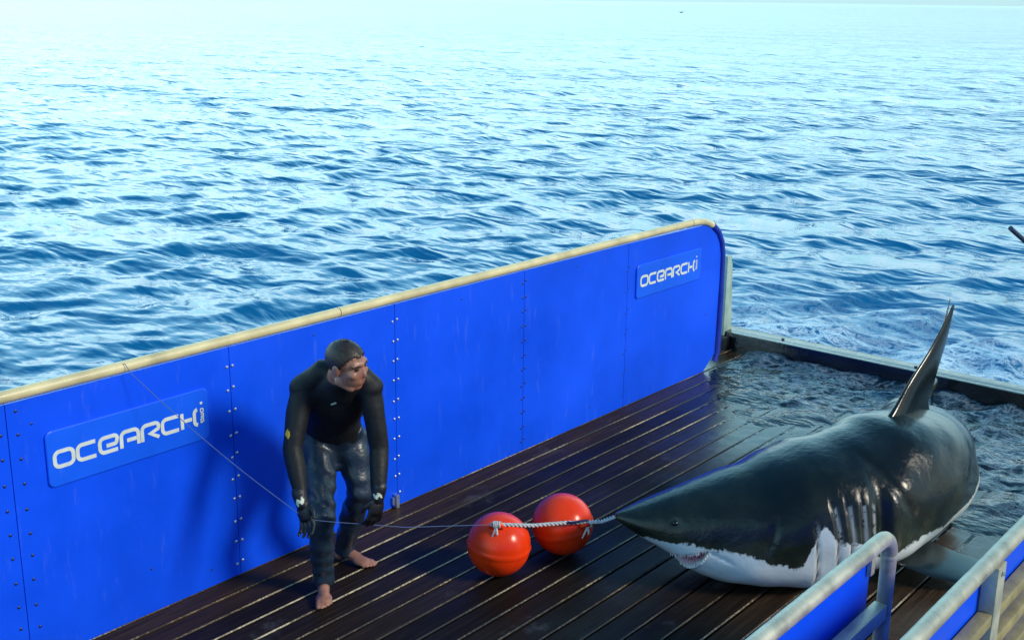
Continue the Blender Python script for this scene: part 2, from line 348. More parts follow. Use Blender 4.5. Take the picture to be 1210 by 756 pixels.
# sill beam across the stern end
beam = thing('sill_beam', (9.1, 2.6, 0), 'black wet timber beam across the flooded end of the deck', 'beam')
shift(MB().box((8.955, 0.2, -0.2), (9.02, 5.12, 0.15), 0.008), beam.location).build('front_face', MAT['beam'], beam)
shift(MB().box((9.022, 0.2, -0.2), (9.23, 5.12, 0.135), 0.012), beam.location).build('top_board', MAT['beam'], beam)
for y_ in (0.9, 2.1, 3.3, 4.5):
    shift(MB().tube([(9.12, y_, 0.13), (9.12, y_, 0.147)], 0.014, 8), beam.location).build('bolt', MAT['darkbolt'], beam)

# ------------------------------------------------------------------ blue barrier wall
WY = 4.76; WH = 1.31
wall = thing('barrier_wall', (4.6, WY + 0.03, 0), 'long blue panelled barrier wall with cream top tube and two name signs', 'barrier')
WL = wall.location
seams = [0.9, 2.25, 3.435, 4.615, 5.816, 7.03, 8.40]
for a, b in zip(seams[:-1], seams[1:]):
    last = b > 8; bm = bmesh.new()
    if last: prof = [(a + .002, 0.0), (b - 0.19, 0.0), (b - 0.02, 0.12), (b, 0.95), (b - 0.03, 1.09), (b - 0.12, 1.2), (b - 0.28, 1.265), (a + .002, 1.275)]
    else: prof = [(a + .002, 0.0), (b - .002, 0.0), (b - .002, 1.275), (a + .002, 1.275)]
    n = len(prof); vs = [(x - WL.x, WY - WL.y, z) for x, z in prof] + [(x - WL.x, WY + 0.03 - WL.y, z) for x, z in prof]
    fs = [tuple(range(n)), tuple(reversed(range(n, 2 * n)))] + [(k, k + n, (k + 1) % n + n, (k + 1) % n) for k in range(n)]
    MB().add(vs, fs).build('panel', MAT['panel'], wall, smooth=False)
for s_ in seams[1:-1]:
    shift(MB().box((s_ - 0.05, WY + 0.031, 0.01), (s_ + 0.05, WY + 0.045, 1.26)), WL).build('backing_strip', MAT['seam'], wall, smooth=False)
# cover strip over the first seam
def bolt_me(mat, r, h):
    m_ = MB(); m_.tube([(0, 0, 0), (0, -h * 0.6, 0), (0, -h, 0)], [r, r, r * 0.55], 8); return m_.mesh('bolt', mat)
b_zinc = bolt_me(MAT['bolt'], 0.0085, 0.008); b_dark = bolt_me(MAT['darkbolt'], 0.0075, 0.006); b_small = bolt_me(MAT['darkbolt'], 0.006, 0.004)
def bolt(x, z, me_, parent=wall, yy=WY): return at(link('bolt', me_, parent), (x + random.uniform(-.003, .003), yy + 0.001, z + random.uniform(-.007, .007)))
for z in np.arange(0.06, 1.25, 0.118):
    bolt(2.215 + random.uniform(-.003, .003), z + 0.02, b_dark); bolt(2.30 + random.uniform(-.003, .003), z, b_dark)
for s_ in (3.435, 4.615):
    for z in np.arange(0.07, 1.25, 0.122): bolt(s_ - 0.018, z, b_zinc); bolt(s_ + 0.018, z + 0.008, b_zinc)
for z in np.arange(0.07, 1.25, 0.102): bolt(5.80, z, b_dark); bolt(5.832, z + 0.01, b_dark)
for z in np.arange(0.10, 1.2, 0.16): bolt(7.015, z, b_small); bolt(7.045, z + 0.03, b_small)
for x, z in ((2.36, 1.16), (2.9, 0.23), (3.25, 0.1), (4.0, 1.22), (5.2, 1.2), (6.4, 1.2), (6.6, .1), (8.2, .9), (8.2, .5)): bolt(x, z, b_small)
# top tube in three lengths, bending down at the stern end
TY = WY + 0.005
for a, b in ((0.9, 4.18), (4.186, 7.9)):
    shift(MB().tube([(a + (b - a) * k / 8, TY, WH) for k in range(9)], 0.028, 16), WL).build('top_tube', MAT['rail'], wall)
bend = [(7.906, WH), (8.0, WH - 0.003), (8.12, WH - 0.02), (8.23, WH - 0.06), (8.33, WH - 0.13), (8.39, WH - 0.22), (8.42, WH - 0.33)]
shift(MB().tube([(x, TY, z) for x, z in bend[:4]], 0.028, 16), WL).build('top_tube', MAT['rail'], wall)
shift(MB().tube([(x, TY, z) for x, z in bend[3:]] + [(8.43, TY, 0.6), (8.43, TY, 0.14), (8.39, TY, 0.05)], 0.030, 14), WL).build('end_tube', MAT['seam'], wall)
shift(MB().box((4.575, WY - 0.035, 0.0), (4.60, WY - 0.001, 0.085), 0.004).box((4.56, WY - 0.02, 0.02), (4.574, WY - 0.001, 0.07), 0.003), WL).build('hinge_bracket', MAT['bolt'], wall)
# name signs
LW = 0.0185
def arc(cx, cz, r, a0, a1, n=5): return [(cx + r * math.cos(R(a0 + (a1 - a0) * k / n)), cz + r * math.sin(R(a0 + (a1 - a0) * k / n))) for k in range(n + 1)]
def rrect(x0, z0, x1, z1, r): return arc(x1 - r, z0 + r, r, -90, 0) + arc(x1 - r, z1 - r, r, 0, 90) + arc(x0 + r, z1 - r, r, 90, 180) + arc(x0 + r, z0 + r, r, 180, 270)
Hh = 0.072; Ww = 0.092; r0 = 0.024
GLY = {   # strokes on the letter's centre line, x 0..Ww, z 0..Hh; closed loops end on their first point
 'O': [rrect(0, 0, Ww, Hh, r0) + [rrect(0, 0, Ww, Hh, r0)[0]]],
 'C': [[(Ww, 0)] + list(reversed(arc(r0, r0, r0, 180, 270))) + arc(r0, Hh - r0, r0, 180, 90) + [(Ww, Hh)]],
 'e': [[(Ww, 0)] + list(reversed(arc(r0, r0, r0, 180, 270))) + arc(r0, Hh - r0, r0, 180, 90) + arc(Ww - 0.018, Hh - 0.018, 0.018, 90, 0) + arc(Ww - 0.016, Hh * .42 + .012, 0.012, 0, -90) + [(0.034, Hh * 0.42)]],
 'A': [[(0, -0.006)] + arc(r0, Hh - r0, r0, 180, 90) + arc(Ww - r0, Hh - r0, r0, 90, 0) + [(Ww, -0.006)], [(0.03, Hh * 0.36), (Ww - 0.008, Hh * 0.36)]],
 'R': [[(0, -0.006)] + arc(r0, Hh - r0, r0, 180, 90) + arc(Ww - 0.02, Hh - 0.02, 0.02, 90, -40) + [(0.045, Hh * 0.34), (Ww, -0.004)]],
 'H': [[(0, Hh + .004), (0, -0.006)], [(0.012, Hh * 0.46), (Ww * 0.62, Hh * 0.46)], arc(Ww + .008 - 0.006, Hh - 0.018, 0.022, 100, 180) + arc(Ww + .008 - 0.006, 0.016, 0.022, 180, 260)],
 'small_O': [rrect(0, 0, .018, .016, .004) + [rrect(0, 0, .018, .016, .004)[0]]],
 'small_R': [[(0, 0), (0, .016), (.018, .016), (.018, .008), (0, .008)], [(.009, .008), (.018, 0)]],
 'small_G': [[(.018, .016), (0, .016), (0, 0), (.018, 0), (.018, .008), (.009, .008)]],
}
def stroke(mb, pts, y0, wd, off):
    P = [Vector((p[0], p[1])) for p in pts]; n = len(P); closed = (P[0] - P[-1]).length < 1e-6; L_ = []; R_ = []
    for k in range(n):
        if closed: a, b = P[k - 1 if k else n - 2], P[k + 1 if k < n - 1 else 1]
        else: a, b = P[max(k - 1, 0)], P[min(k + 1, n - 1)]
        t1 = (P[k] - a).normalized() if (P[k] - a).length > 1e-9 else (b - P[k]).normalized()
        t2 = (b - P[k]).normalized() if (b - P[k]).length > 1e-9 else t1
        t = (t1 + t2).normalized(); nn = Vector((-t.y, t.x)); m_ = wd / 2 / max(0.55, nn.dot(Vector((-t1.y, t1.x))))
        L_.append(P[k] + nn * m_); R_.append(P[k] - nn * m_)
    vs = []
    for k in range(n):
        for q in (L_[k], R_[k]):
            vs += [(q.x + off[0], y0, q.y + off[1]), (q.x + off[0], y0 - 0.0025, q.y + off[1])]
    fs = []
    for k in range(n - 1):
        a = 4 * k; b = a + 4
        fs += [(a + 1, a + 3, b + 3, b + 1), (a, a + 1, b + 1, b), (a + 2, b + 2, b + 3, a + 3)]
    fs += [(0, 2, 3, 1), (4 * n - 4, 4 * n - 3, 4 * n - 1, 4 * n - 2)]
    mb.add(vs, fs)
def name_sign(x0, x1, z0, z1, lx, lab):
    pr = rrect(x0, z0, x1, z1, 0.03); n = len(pr); yb, yf = WY - 0.001, WY - 0.010
    vs = [(x, yb, z) for x, z in pr] + [(x, yf, z) for x, z in pr] 
    vs += [(x0 + (x - x0) * 1 + (0.004 if x < (x0 + x1) / 2 else -0.004), yf - 0.003, z + (0.004 if z < (z0 + z1) / 2 else -0.004)) for x, z in pr]
    fs = [tuple(range(2 * n, 3 * n))] + [(k, (k + 1) % n, (k + 1) % n + n, k + n) for k in range(n)] + [(k + n, (k + 1) % n + n, (k + 1) % n + 2 * n, k + 2 * n) for k in range(n)]
    pl = shift(MB().add(vs, fs), WL).build('sign_plate', MAT['sign'], wall, smooth=False); pl['label'] = lab
    x = lx; zb = 0.924; yl = yf - 0.0031
    for ch in 'OCeARCH':
        mb = MB()
        for st in GLY[ch]: stroke(mb, st, yl, LW, (x + LW / 2, zb))
        shift(mb, WL).build('letter', MAT['letter'], pl, smooth=False); x += Ww + LW + 0.0025
    x = lx + 7 * (Ww + LW + 0.0025) + 0.006
    zz = zb + 0.002
    for ch in ('small_G', 'small_R', 'small_O'):      # ORG reads downwards, its dot on top
        mb = MB()
        for st in GLY[ch]: stroke(mb, [(q[1], .018 - q[0]) for q in st], yl, 0.0055, (x, zz))
        shift(mb, WL).build('letter', MAT['letter'], pl, smooth=False); zz += 0.027
    shift(MB().box((x - 0.001, yl - .0025, zz + 0.015), (x + 0.013, yl, zz + 0.027)), WL).build('letter', MAT['letter'], pl, smooth=False)
    for sx_, sz_ in ((x0 + .03, z0 + .03), (x0 + .03, z1 - .03), (x1 - .022, z0 + .03), (x1 - .022, z1 - .03), ((x0 + x1) / 2, z1 - .02), ((x0 + x1) / 2, z0 + .02)):
        o = bolt(sx_, sz_, b_small, pl, yf - 0.004); o.name = 'screw'
name_sign(2.412, 3.283, 0.830, 1.100, 2.437, 'blue sign plate lettered in pale strokes beside the first panel seam')
name_sign(7.135, 8.062, 0.832, 1.090, 7.178, 'blue sign plate lettered in pale strokes at the stern end')

# pale green stanchion behind the stern end of the barrier
post = thing('stanchion', (8.98, 5.05, 0), 'pale green steel stanchion at the stern end of the blue barrier', 'post')
shift(MB().box((8.93, 4.99, 0.11), (9.0, 5.06, 0.84), 0.006), post.location).build('upright', MAT['greenpost'], post)
shift(MB().add([(9.002, 5.02, 0.12), (9.12, 5.02, 0.12), (9.07, 5.02, 0.76), (9.002, 5.02, 0.80), (9.002, 5.032, 0.12), (9.12, 5.032, 0.12), (9.07, 5.032, 0.76), (9.002, 5.032, 0.80)],
     [(0, 1, 2, 3), (7, 6, 5, 4), (0, 4, 5, 1), (1, 5, 6, 2), (2, 6, 7, 3), (3, 7, 4, 0)]), post.location).build('gusset', MAT['greenpost'], post, smooth=False)
shift(MB().box((8.88, 4.93, -0.05), (9.14, 5.11, 0.118), 0.01), post.location).build('foot_block', MAT['beam'], post)

# ------------------------------------------------------------------ near railings
def elbow(p0, c, p1, n=6):
    p0, c, p1 = Vector(p0), Vector(c), Vector(p1)
    return [(p0 * (1 - t) ** 2 + c * 2 * t * (1 - t) + p1 * t * t) for t in [k / n for k in range(n + 1)]]
g = thing('near_barrier', (2.5, 1.3, 0), 'aluminium framed blue side barrier ending in a bare post beside the shark', 'barrier')
GL = g.location
shift(MB().tube([(0.3, 1.3, WH), (1.5, 1.3, WH), (2.6, 1.3, WH)] + elbow((3.44, 1.3, WH), (3.53, 1.3, WH), (3.535, 1.3, WH - 0.085)), 0.027, 18), GL).build('top_tube', MAT['alu'], g)
shift(MB().tube([(3.535, 1.3, WH - 0.08), (3.535, 1.3, 0.4), (3.535, 1.3, 0.0)], 0.026, 16), GL).build('post', MAT['alu'], g)
shift(MB().tube([(1.5, 1.3, WH - 0.03), (1.5, 1.3, 0.4), (1.5, 1.3, 0.0)], 0.028, 16), GL).build('post', MAT['alu'], g)
shift(MB().tube([(3.535, 1.3, WH - 0.088), (3.535, 1.3, WH - 0.078)], 0.0295, 16), GL).build('weld', MAT['alubar'], g)
for z_ in (1.035, 0.55, 0.12):
    shift(MB().box((0.3, 1.277, z_ - 0.028), (3.507, 1.323, z_ + 0.028), 0.004), GL).build('cross_rail', MAT['alubar'], g)
shift(MB().box((0.3, 1.342, 0.03), (3.485, 1.352, 1.275)), GL).build('panel', MAT['panel'], g, smooth=False)
for z_ in (1.2, 0.62):
    shift(MB().box((3.455, 1.324, z_ - 0.03), (3.485, 1.341, z_ + 0.03), 0.003), GL).build('clip', MAT['alu'], g)
g = thing('ship_railing', (3.9, 0.98, 0), 'aluminium railing with wooden slats in front of blue panels', 'railing')
GL = g.location
shift(MB().tube([(1.0 + k * 0.6, 0.98, WH) for k in range(10)], 0.027, 18), GL).build('top_tube', MAT['alu'], g)
for x_ in (2.1, 3.60, 5.1, 6.2):
    shift(MB().box((x_ - 0.038, 0.955, 0.0), (x_ + 0.038, 1.005, WH - 0.028), 0.004), GL).build('post', MAT['alubar'], g)
    shift(MB().tube([(x_, 0.953, WH - 0.055), (x_, 0.946, WH - 0.055)], 0.008, 8), GL).build('bolt', MAT['bolt'], g)
MAT['slat'] = simple('weathered_yellow_slat', (0.30, 0.255, 0.12), 0.5, var=0.25, scale=12, bump=0.2)
for z_ in (1.10, 0.985, 0.86, 0.70, 0.5, 0.3):
    for a, b in ((1.0, 2.06), (2.139, 3.561), (3.639, 5.06)):
        shift(MB().box((a, 0.958, z_ - 0.022), (b, 1.002, z_ + 0.022), 0.004), GL).build('slat', MAT['slat'], g)
for a, b in ((1.0, 2.07), (2.13, 3.58), (3.62, 5.07)):
    shift(MB().box((a, 1.008, 0.03), (b, 1.016, 1.27)), GL).build('panel', MAT['panel'], g, smooth=False)

# ------------------------------------------------------------------ shark
SL = 4.35
def curve(s, pts):
    x = np.array([p[0] for p in pts]); y_ = np.array([p[1] for p in pts]); m_ = np.gradient(y_, x)
    s = np.clip(s, x[0], x[-1]); k = np.clip(np.searchsorted(x, s) - 1, 0, len(x) - 2); h = x[k + 1] - x[k]; t = (s - x[k]) / h
    return (2*t**3-3*t**2+1)*y_[k] + (t**3-2*t**2+t)*h*m_[k] + (-2*t**3+3*t**2)*y_[k+1] + (t**3-t**2)*h*m_[k+1]
TH = [(0,43),(.6,41),(1.1,32),(1.5,18),(1.8,3),(2.2,-17),(2.7,-28),(3.2,-24),(3.7,-10),(4.35,-8)]
TOP = [(0,.385),(.2,.455),(.5,.555),(.9,.675),(1.3,.755),(1.65,.79),(2.0,.74),(2.6,.58),(3.2,.40),(3.8,.28),(4.35,.25)]
BOT = [(0,.35),(.1,.28),(.25,.19),(.4,.075),(.55,.015),(.8,-.004),(1.2,.0),(1.5,.06),(1.8,.1),(2.2,.1),(2.8,.05),(3.4,.08),(3.8,.13),(4.35,.17)]
WID = [(0,.025),(.08,.09),(.25,.18),(.5,.29),(.9,.42),(1.2,.445),(1.6,.405),(2.0,.37),(2.6,.29),(3.2,.18),(3.8,.09),(4.35,.05)]
s0 = np.linspace(0, SL, 600); t0 = np.radians(curve(s0, TH)); d0 = s0[1]
u0 = 4.72 + np.concatenate([[0], np.cumsum((np.cos(t0[1:]) + np.cos(t0[:-1])) / 2 * d0)])
q0 = 3.21 - np.concatenate([[0], np.cumsum((np.sin(t0[1:]) + np.sin(t0[:-1])) / 2 * d0)])
ns_, ms_ = 460, 220
sv = np.linspace(0, 1, ns_) ** 1.35 * SL; av = np.linspace(0, 2 * np.pi, ms_, endpoint=False)
u_ = np.interp(sv, s0, u0); q_ = np.interp(sv, s0, q0); th_ = np.interp(sv, s0, t0)
Tt, Bt, Wt = curve(sv, TOP), curve(sv, BOT), curve(sv, WID)
ca, sa = np.cos(av), np.sin(av); zc = Bt + (Tt - Bt) * 0.42
xs = np.sign(ca) * np.abs(ca) ** 0.9
Zb = np.where(sa[None] > 0, zc[:, None] + (Tt - zc)[:, None] * np.abs(sa)[None], zc[:, None] - (zc - Bt)[:, None] * np.abs(sa)[None] ** 0.75)
Xb = Wt[:, None] * xs[None]
S2 = sv[:, None] * np.ones_like(Xb)
Ub = u_[:, None] - np.sin(th_)[:, None] * Xb; Qb = q_[:, None] - np.cos(th_)[:, None] * Xb
P3 = np.stack([Ub, Qb, Zb], -1)
dS = np.gradient(P3, axis=0); dA = (np.roll(P3, -1, 1) - np.roll(P3, 1, 1))
Nn = np.cross(dS, dA); Nn /= np.linalg.norm(Nn, axis=-1, keepdims=True) + 1e-12
cen = np.stack([u_, q_, zc], -1)[:, None]; Nn *= np.sign(((P3 - cen) * Nn).sum(-1, keepdims=True) + 1e-9); Nn[0] = (-0.73, 0.68, 0)
disp = np.zeros_like(Zb); gillw = np.zeros_like(Zb); slit = np.zeros_like(Zb)
GILLS = [((.05, .945), (.46, .905), .46), ((.05, 1.035), (.56, .992), .57), ((.05, 1.085), (.57, 1.063), .58), ((.06, 1.12), (.6, 1.133), .60), ((.08, 1.15), (.6, 1.19), .58)]
for (za, sa_), (zb_, sb_), ztop in GILLS:
    sl = sa_ + (sb_ - sa_) * np.clip((Zb - za) / (zb_ - za), 0, 1.1)
    fz = sst(0.015, 0.07, Zb) * (1 - sst(ztop - 0.08, ztop + 0.01, Zb)) * sst(0.1, 0.2, np.abs(Xb))
    dd = S2 - sl
    disp += fz * np.where(dd < 0, 0.005 * np.clip(1 + dd / 0.06, 0, 1) - 0.011 * np.exp(dd / 0.003), -0.011 * np.exp(-dd / 0.009))
    slit = np.maximum(slit, fz * np.exp(-(dd / 0.0055) ** 2))
    gillw = np.maximum(gillw, fz * 0.6 * np.exp(-((dd - 0.014) / 0.007) ** 2))
disp -= 0.05 * np.exp(-((S2 - 1.24) / 0.04) ** 2) * np.exp(-((Zb - .36) / .22) ** 2) * sst(.15, .3, np.abs(Xb))
zu = np.interp(S2, [.22, .25, .3, .38, .437, .445], [.10, .20, .222, .25, .276, .2765]); zl = np.interp(S2, [.22, .25, .33, .38, .41, .437, .445], [.1, .02, .112, .164, .215, .272, .277])
mouth = sst(0, 0.018, zu - Zb) * sst(0, 0.018, Zb - zl) * sst(.235, .262, S2) * (1 - sst(.43, .44, S2))
lip = np.exp(-((Zb - zl) / .012) ** 2) * sst(.24, .27, S2) * (1 - sst(.42, .44, S2))
disp += -0.05 * mouth + 0.010 * lip
crease = np.exp(-((Zb - (.262 - (S2 - .44) * .45)) / .008) ** 2) * sst(.43, .45, S2) * (1 - sst(.5, .58, S2)); disp -= 0.008 * crease
eyeD = np.hypot(S2 - .272, (Zb - .395)); disp -= 0.006 * np.exp(-(eyeD / .028) ** 2)
un = np.zeros_like(Zb)      # sagging, unevenly folded flanks
for kx, kz, ph, am in ((9, 4, .3, .004), (15, -7, 1.1, .003), (24, 9, 2.0, .002), (6, 11, .7, .004), (33, -14, 4.0, .0012)): un += am * np.sin(kx * S2 + kz * Zb * 2 + ph)
un -= 0.012 * np.exp(-((S2 - 1.36 + (Zb - .5) * .5) / .03) ** 2) * sst(.35, .5, Zb) * (1 - sst(.68, .74, Zb)) + 0.010 * np.exp(-((S2 - .70 - (Zb - .3) * .3) / .022) ** 2) * sst(.26, .34, Zb) * (1 - sst(.42, .5, Zb))
disp += un * sst(.3, .7, S2)
P3 = P3 + Nn * disp[..., None]
zbord = curve(S2, [(0,.345),(.066,.305),(.164,.289),(.285,.298),(.436,.285),(.556,.275),(.673,.245),(.786,.215),(.86,.22),(.90,.34),(.95,.43),(1.02,.34),(1.1,.33),(1.2,.22),(1.41,.28),(1.66,.27),(1.88,.33),(2.05,.39),(2.6,.28),(3.4,.16),(4.35,.18)])
F = []
i, j = np.meshgrid(np.arange(ns_ - 1), np.arange(ms_), indexing='ij'); j2 = (j + 1) % ms_
F = np.stack([i * ms_ + j, i * ms_ + j2, (i + 1) * ms_ + j2, (i + 1) * ms_ + j], -1).reshape(-1, 4)

def shark_mat():
    m, ns, ls, b = new_mat('wet_shark_skin')
    tc = ns.new('ShaderNodeTexCoord')
    A = lambda nm: node(ns, 'ShaderNodeAttribute', attribute_name=nm).outputs['Fac']
    n1 = node(ns, 'ShaderNodeTexNoise', Scale=28.0, Detail=8.0, Roughness=0.7); ls.new(tc.outputs['Object'], n1.inputs['Vector'])
    n0 = node(ns, 'ShaderNodeTexNoise', Scale=5.0, Detail=4.0); ls.new(tc.outputs['Object'], n0.inputs['Vector'])
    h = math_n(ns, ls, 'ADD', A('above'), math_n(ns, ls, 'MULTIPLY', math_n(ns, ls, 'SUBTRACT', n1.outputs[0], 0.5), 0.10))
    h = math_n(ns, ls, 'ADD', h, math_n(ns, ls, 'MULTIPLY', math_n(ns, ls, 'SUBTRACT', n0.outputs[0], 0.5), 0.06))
    dark = math_n(ns, ls, 'MULTIPLY_ADD', h, 90.0, 0.5); dark = node(ns, 'ShaderNodeClamp').inputs[0].node if False else dark
    cl = ns.new('ShaderNodeClamp'); ls.new(dark, cl.inputs[0])
    n2 = node(ns, 'ShaderNodeTexNoise', Scale=3.5, Detail=7.0, Roughness=0.65); ls.new(tc.outputs['Object'], n2.inputs['Vector'])
    dk = ramp(ns, ls, n2.outputs[0], [(0.3, (0.003, 0.005, 0.006)), (0.55, (0.007, 0.011, 0.011)), (0.75, (0.020, 0.026, 0.018))])
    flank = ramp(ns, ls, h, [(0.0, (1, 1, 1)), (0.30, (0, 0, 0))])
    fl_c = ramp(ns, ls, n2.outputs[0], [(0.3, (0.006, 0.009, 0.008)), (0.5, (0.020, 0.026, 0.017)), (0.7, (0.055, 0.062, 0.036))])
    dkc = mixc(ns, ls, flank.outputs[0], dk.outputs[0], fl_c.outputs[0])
    wh = ramp(ns, ls, n2.outputs[0], [(0.3, (0.50, 0.56, 0.53)), (0.7, (0.68, 0.73, 0.70))])
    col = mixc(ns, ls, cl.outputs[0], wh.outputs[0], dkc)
    gw = math_n(ns, ls, 'MULTIPLY', A('gill'), math_n(ns, ls, 'GREATER_THAN', n1.outputs[0], 0.43))
    col = mixc(ns, ls, gw, col, (0.52, 0.58, 0.56))
    col = mixc(ns, ls, A('slit'), col, (0.012, 0.012, 0.014))
    n3 = node(ns, 'ShaderNodeTexNoise', Scale=60.0, Detail=3.0); ls.new(tc.outputs['Object'], n3.inputs['Vector'])
    pk = ramp(ns, ls, n3.outputs[0], [(0.4, (0.10, 0.012, 0.025)), (0.6, (0.50, 0.15, 0.25))])
    col = mixc(ns, ls, A('mouth'), col, pk.outputs[0]); ls.new(col, b.inputs['Base Color'])
    rr_ = ramp(ns, ls, n2.outputs[0], [(0.35, (0.10,) * 3), (0.65, (0.24,) * 3)]); ls.new(rr_.outputs[0], b.inputs['Roughness'])
    mp = node(ns, 'ShaderNodeMapping'); mp.inputs['Scale'].default_value = (1, 1, 1); ls.new(tc.outputs['Object'], mp.inputs[0])
    n4 = node(ns, 'ShaderNodeTexNoise', Scale=13.0, Detail=6.0, Roughness=0.6); ls.new(mp.outputs[0], n4.inputs['Vector'])
    hh = math_n(ns, ls, 'ADD', n4.outputs[0], math_n(ns, ls, 'MULTIPLY', n3.outputs[0], 0.12))
    bp = node(ns, 'ShaderNodeBump', Strength=0.13, Distance=0.03); ls.new(hh, bp.inputs['Height']); ls.new(bp.outputs[0], b.inputs['Normal'])
    b.inputs['Specular IOR Level'].default_value = 0.2; b.inputs['Coat Weight'].default_value = 0.25; b.inputs['Coat Roughness'].default_value = 0.05
    n6 = node(ns, 'ShaderNodeTexNoise', Scale=26.0, Detail=5.0, Roughness=0.6); ls.new(tc.outputs['Object'], n6.inputs['Vector'])
    b6 = node(ns, 'ShaderNodeBump', Strength=0.25, Distance=0.02); ls.new(math_n(ns, ls, 'ADD', n6.outputs[0], n4.outputs[0]), b6.inputs['Height']); ls.new(b6.outputs[0], b.inputs['Coat Normal'])
    return m
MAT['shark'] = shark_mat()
MAT['fin'] = MAT['shark'].copy(); MAT['fin'].name = 'wet_fin_skin'
for n_ in MAT['fin'].node_tree.nodes:
    if n_.bl_idname == 'ShaderNodeBump': n_.inputs['Strength'].default_value = 0.03
shark = thing('shark', (6.0, 2.35, 0), 'large dark great white shark lying curled on the wet deck', 'shark')
SO = np.array(shark.location)
tip0 = P3[0].mean(0) + np.array([-.006, .006, 0]); tip1 = P3[-1].mean(0); nV = ns_ * ms_
Vall = np.concatenate([P3.reshape(-1, 3), [tip0, tip1]]) - SO
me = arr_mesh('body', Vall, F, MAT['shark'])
bm = bmesh.new(); bm.from_mesh(me); bm.verts.ensure_lookup_table()
for k in range(ms_):
    bm.faces.new((bm.verts[nV], bm.verts[(k + 1) % ms_], bm.verts[k])); bm.faces.new((bm.verts[nV + 1], bm.verts[(ns_ - 1) * ms_ + k], bm.verts[(ns_ - 1) * ms_ + (k + 1) % ms_]))
for f in bm.faces: f.smooth = True
bmesh.ops.recalc_face_normals(bm, faces=bm.faces); bm.to_mesh(me); bm.free()
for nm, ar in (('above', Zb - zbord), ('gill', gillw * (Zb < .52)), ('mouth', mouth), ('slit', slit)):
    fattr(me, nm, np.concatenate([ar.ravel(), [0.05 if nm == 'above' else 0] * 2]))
body = link('body', me, shark); body['label'] = 'dark back and ragged edged white belly'
def fin(name, le, te, thick, nrm, parent, label=None, above=0.5):
    # le / te: leading and trailing edge points from root to tip; a foil section between them
    n = len(le); seg = 28; V_ = []
    nrm = Vector(nrm).normalized()
    for k in range(n):
        a, b = Vector(le[k]), Vector(te[k]); ch = b - a
        for q in range(seg):
            t = q / seg; x = (1 - math.cos(2 * math.pi * t)) / 2; sgn = 1 if t < 0.5 else -1
            prof = 1.9 * math.sqrt(max(x, 0)) * (1 - x) ** 0.9
            V_.append(a + ch * x + nrm * sgn * prof * thick * (0.16 + 0.5 * (1 - k / (n - 1)) + 0.85 * (1 - k / (n - 1)) ** 6))
    Fs = [(k * seg + q, k * seg + (q + 1) % seg, (k + 1) * seg + (q + 1) % seg, (k + 1) * seg + q) for k in range(n - 1) for q in range(seg)]
    Fs += [tuple(range(seg)), tuple((n - 1) * seg + q for q in range(seg))]
    mb = MB().add([Vector(v) - Vector(SO) for v in V_], Fs); me = mb.mesh(name, MAT['fin'], True, 80)
    bm = bmesh.new(); bm.from_mesh(me); bmesh.ops.recalc_face_normals(bm, faces=bm.faces); bm.to_mesh(me); bm.free()
    fattr(me, 'above', [above] * len(me.vertices)); fattr(me, 'gill', [0] * len(me.vertices)); fattr(me, 'mouth', [0] * len(me.vertices)); fattr(me, 'slit', [0] * len(me.vertices))
    o = link(name, me, parent)
    if label: o['label'] = label
    return o
def spline(pts, n):
    k = np.arange(len(pts)); t = np.linspace(0, len(pts) - 1, n)
    return [tuple(float(curve(np.array([tt]), list(zip(k.tolist(), [p[c] for p in pts])))[0]) for c in range(3)) for tt in t]
fin('dorsal_fin', spline([(5.78, 2.33, .70), (6.03, 2.30, .80), (6.225, 2.28, .955), (6.43, 2.258, 1.10), (6.60, 2.24, 1.262), (6.66, 2.235, 1.325)], 30),
    spline([(6.60, 2.255, .62), (6.50, 2.257, .77), (6.53, 2.248, .87), (6.575, 2.243, .985), (6.635, 2.238, 1.118), (6.685, 2.233, 1.315)], 30), 0.055, (0.1, 1, 0), shark)
fin('pectoral_fin', spline([(5.52, 2.30, .20), (5.62, 2.08, .15), (5.74, 1.82, .075), (5.95, 1.55, .05), (6.28, 1.33, .035)], 12),
    spline([(5.98, 2.25, .20), (6.05, 2.02, .13), (6.12, 1.80, .07), (6.22, 1.58, .045), (6.33, 1.32, .032)], 12), 0.03, (0, 0.2, 1), shark)
fin('pectoral_fin', spline([(5.55, 2.72, .18), (5.70, 2.95, .12), (5.95, 3.2, .07), (6.3, 3.42, .04)], 10),
    spline([(5.95, 2.66, .18), (6.05, 2.85, .12), (6.2, 3.1, .07), (6.35, 3.43, .035)], 10), 0.03, (0, -0.2, 1), shark)
ex, ey = float(u_[-1]), float(q_[-1]); tx, ty = math.cos(th_[-1]), -math.sin(th_[-1])
def tp(a, z): return (ex + tx * a, ey + ty * a, z)
tail = fin('tail_fin', spline([tp(-.12, .21), tp(0.0, .34), tp(.16, .54), tp(.28, .68), tp(.36, .77)], 10), spline([tp(.16, .21), tp(.18, .34), tp(.27, .54), tp(.35, .68), tp(.39, .78)], 10), 0.022, (-ty, tx, 0), shark)
fin('tail_lobe', spline([tp(-.12, .21), tp(.0, .12), tp(.1, .04), tp(.2, -.02)], 8), spline([tp(.16, .21), tp(.18, .12), tp(.22, .04), tp(.25, -.02)], 8), 0.02, (-ty, tx, 0), tail)
sd = spline([(7.55, 2.83, .30), (7.62, 2.83, .40), (7.7, 2.85, .45)], 5); fin('second_dorsal_fin', sd, spline([(7.68, 2.86, .28), (7.69, 2.86, .38), (7.73, 2.86, .445)], 5), 0.01, (.3, 1, 0), shark)
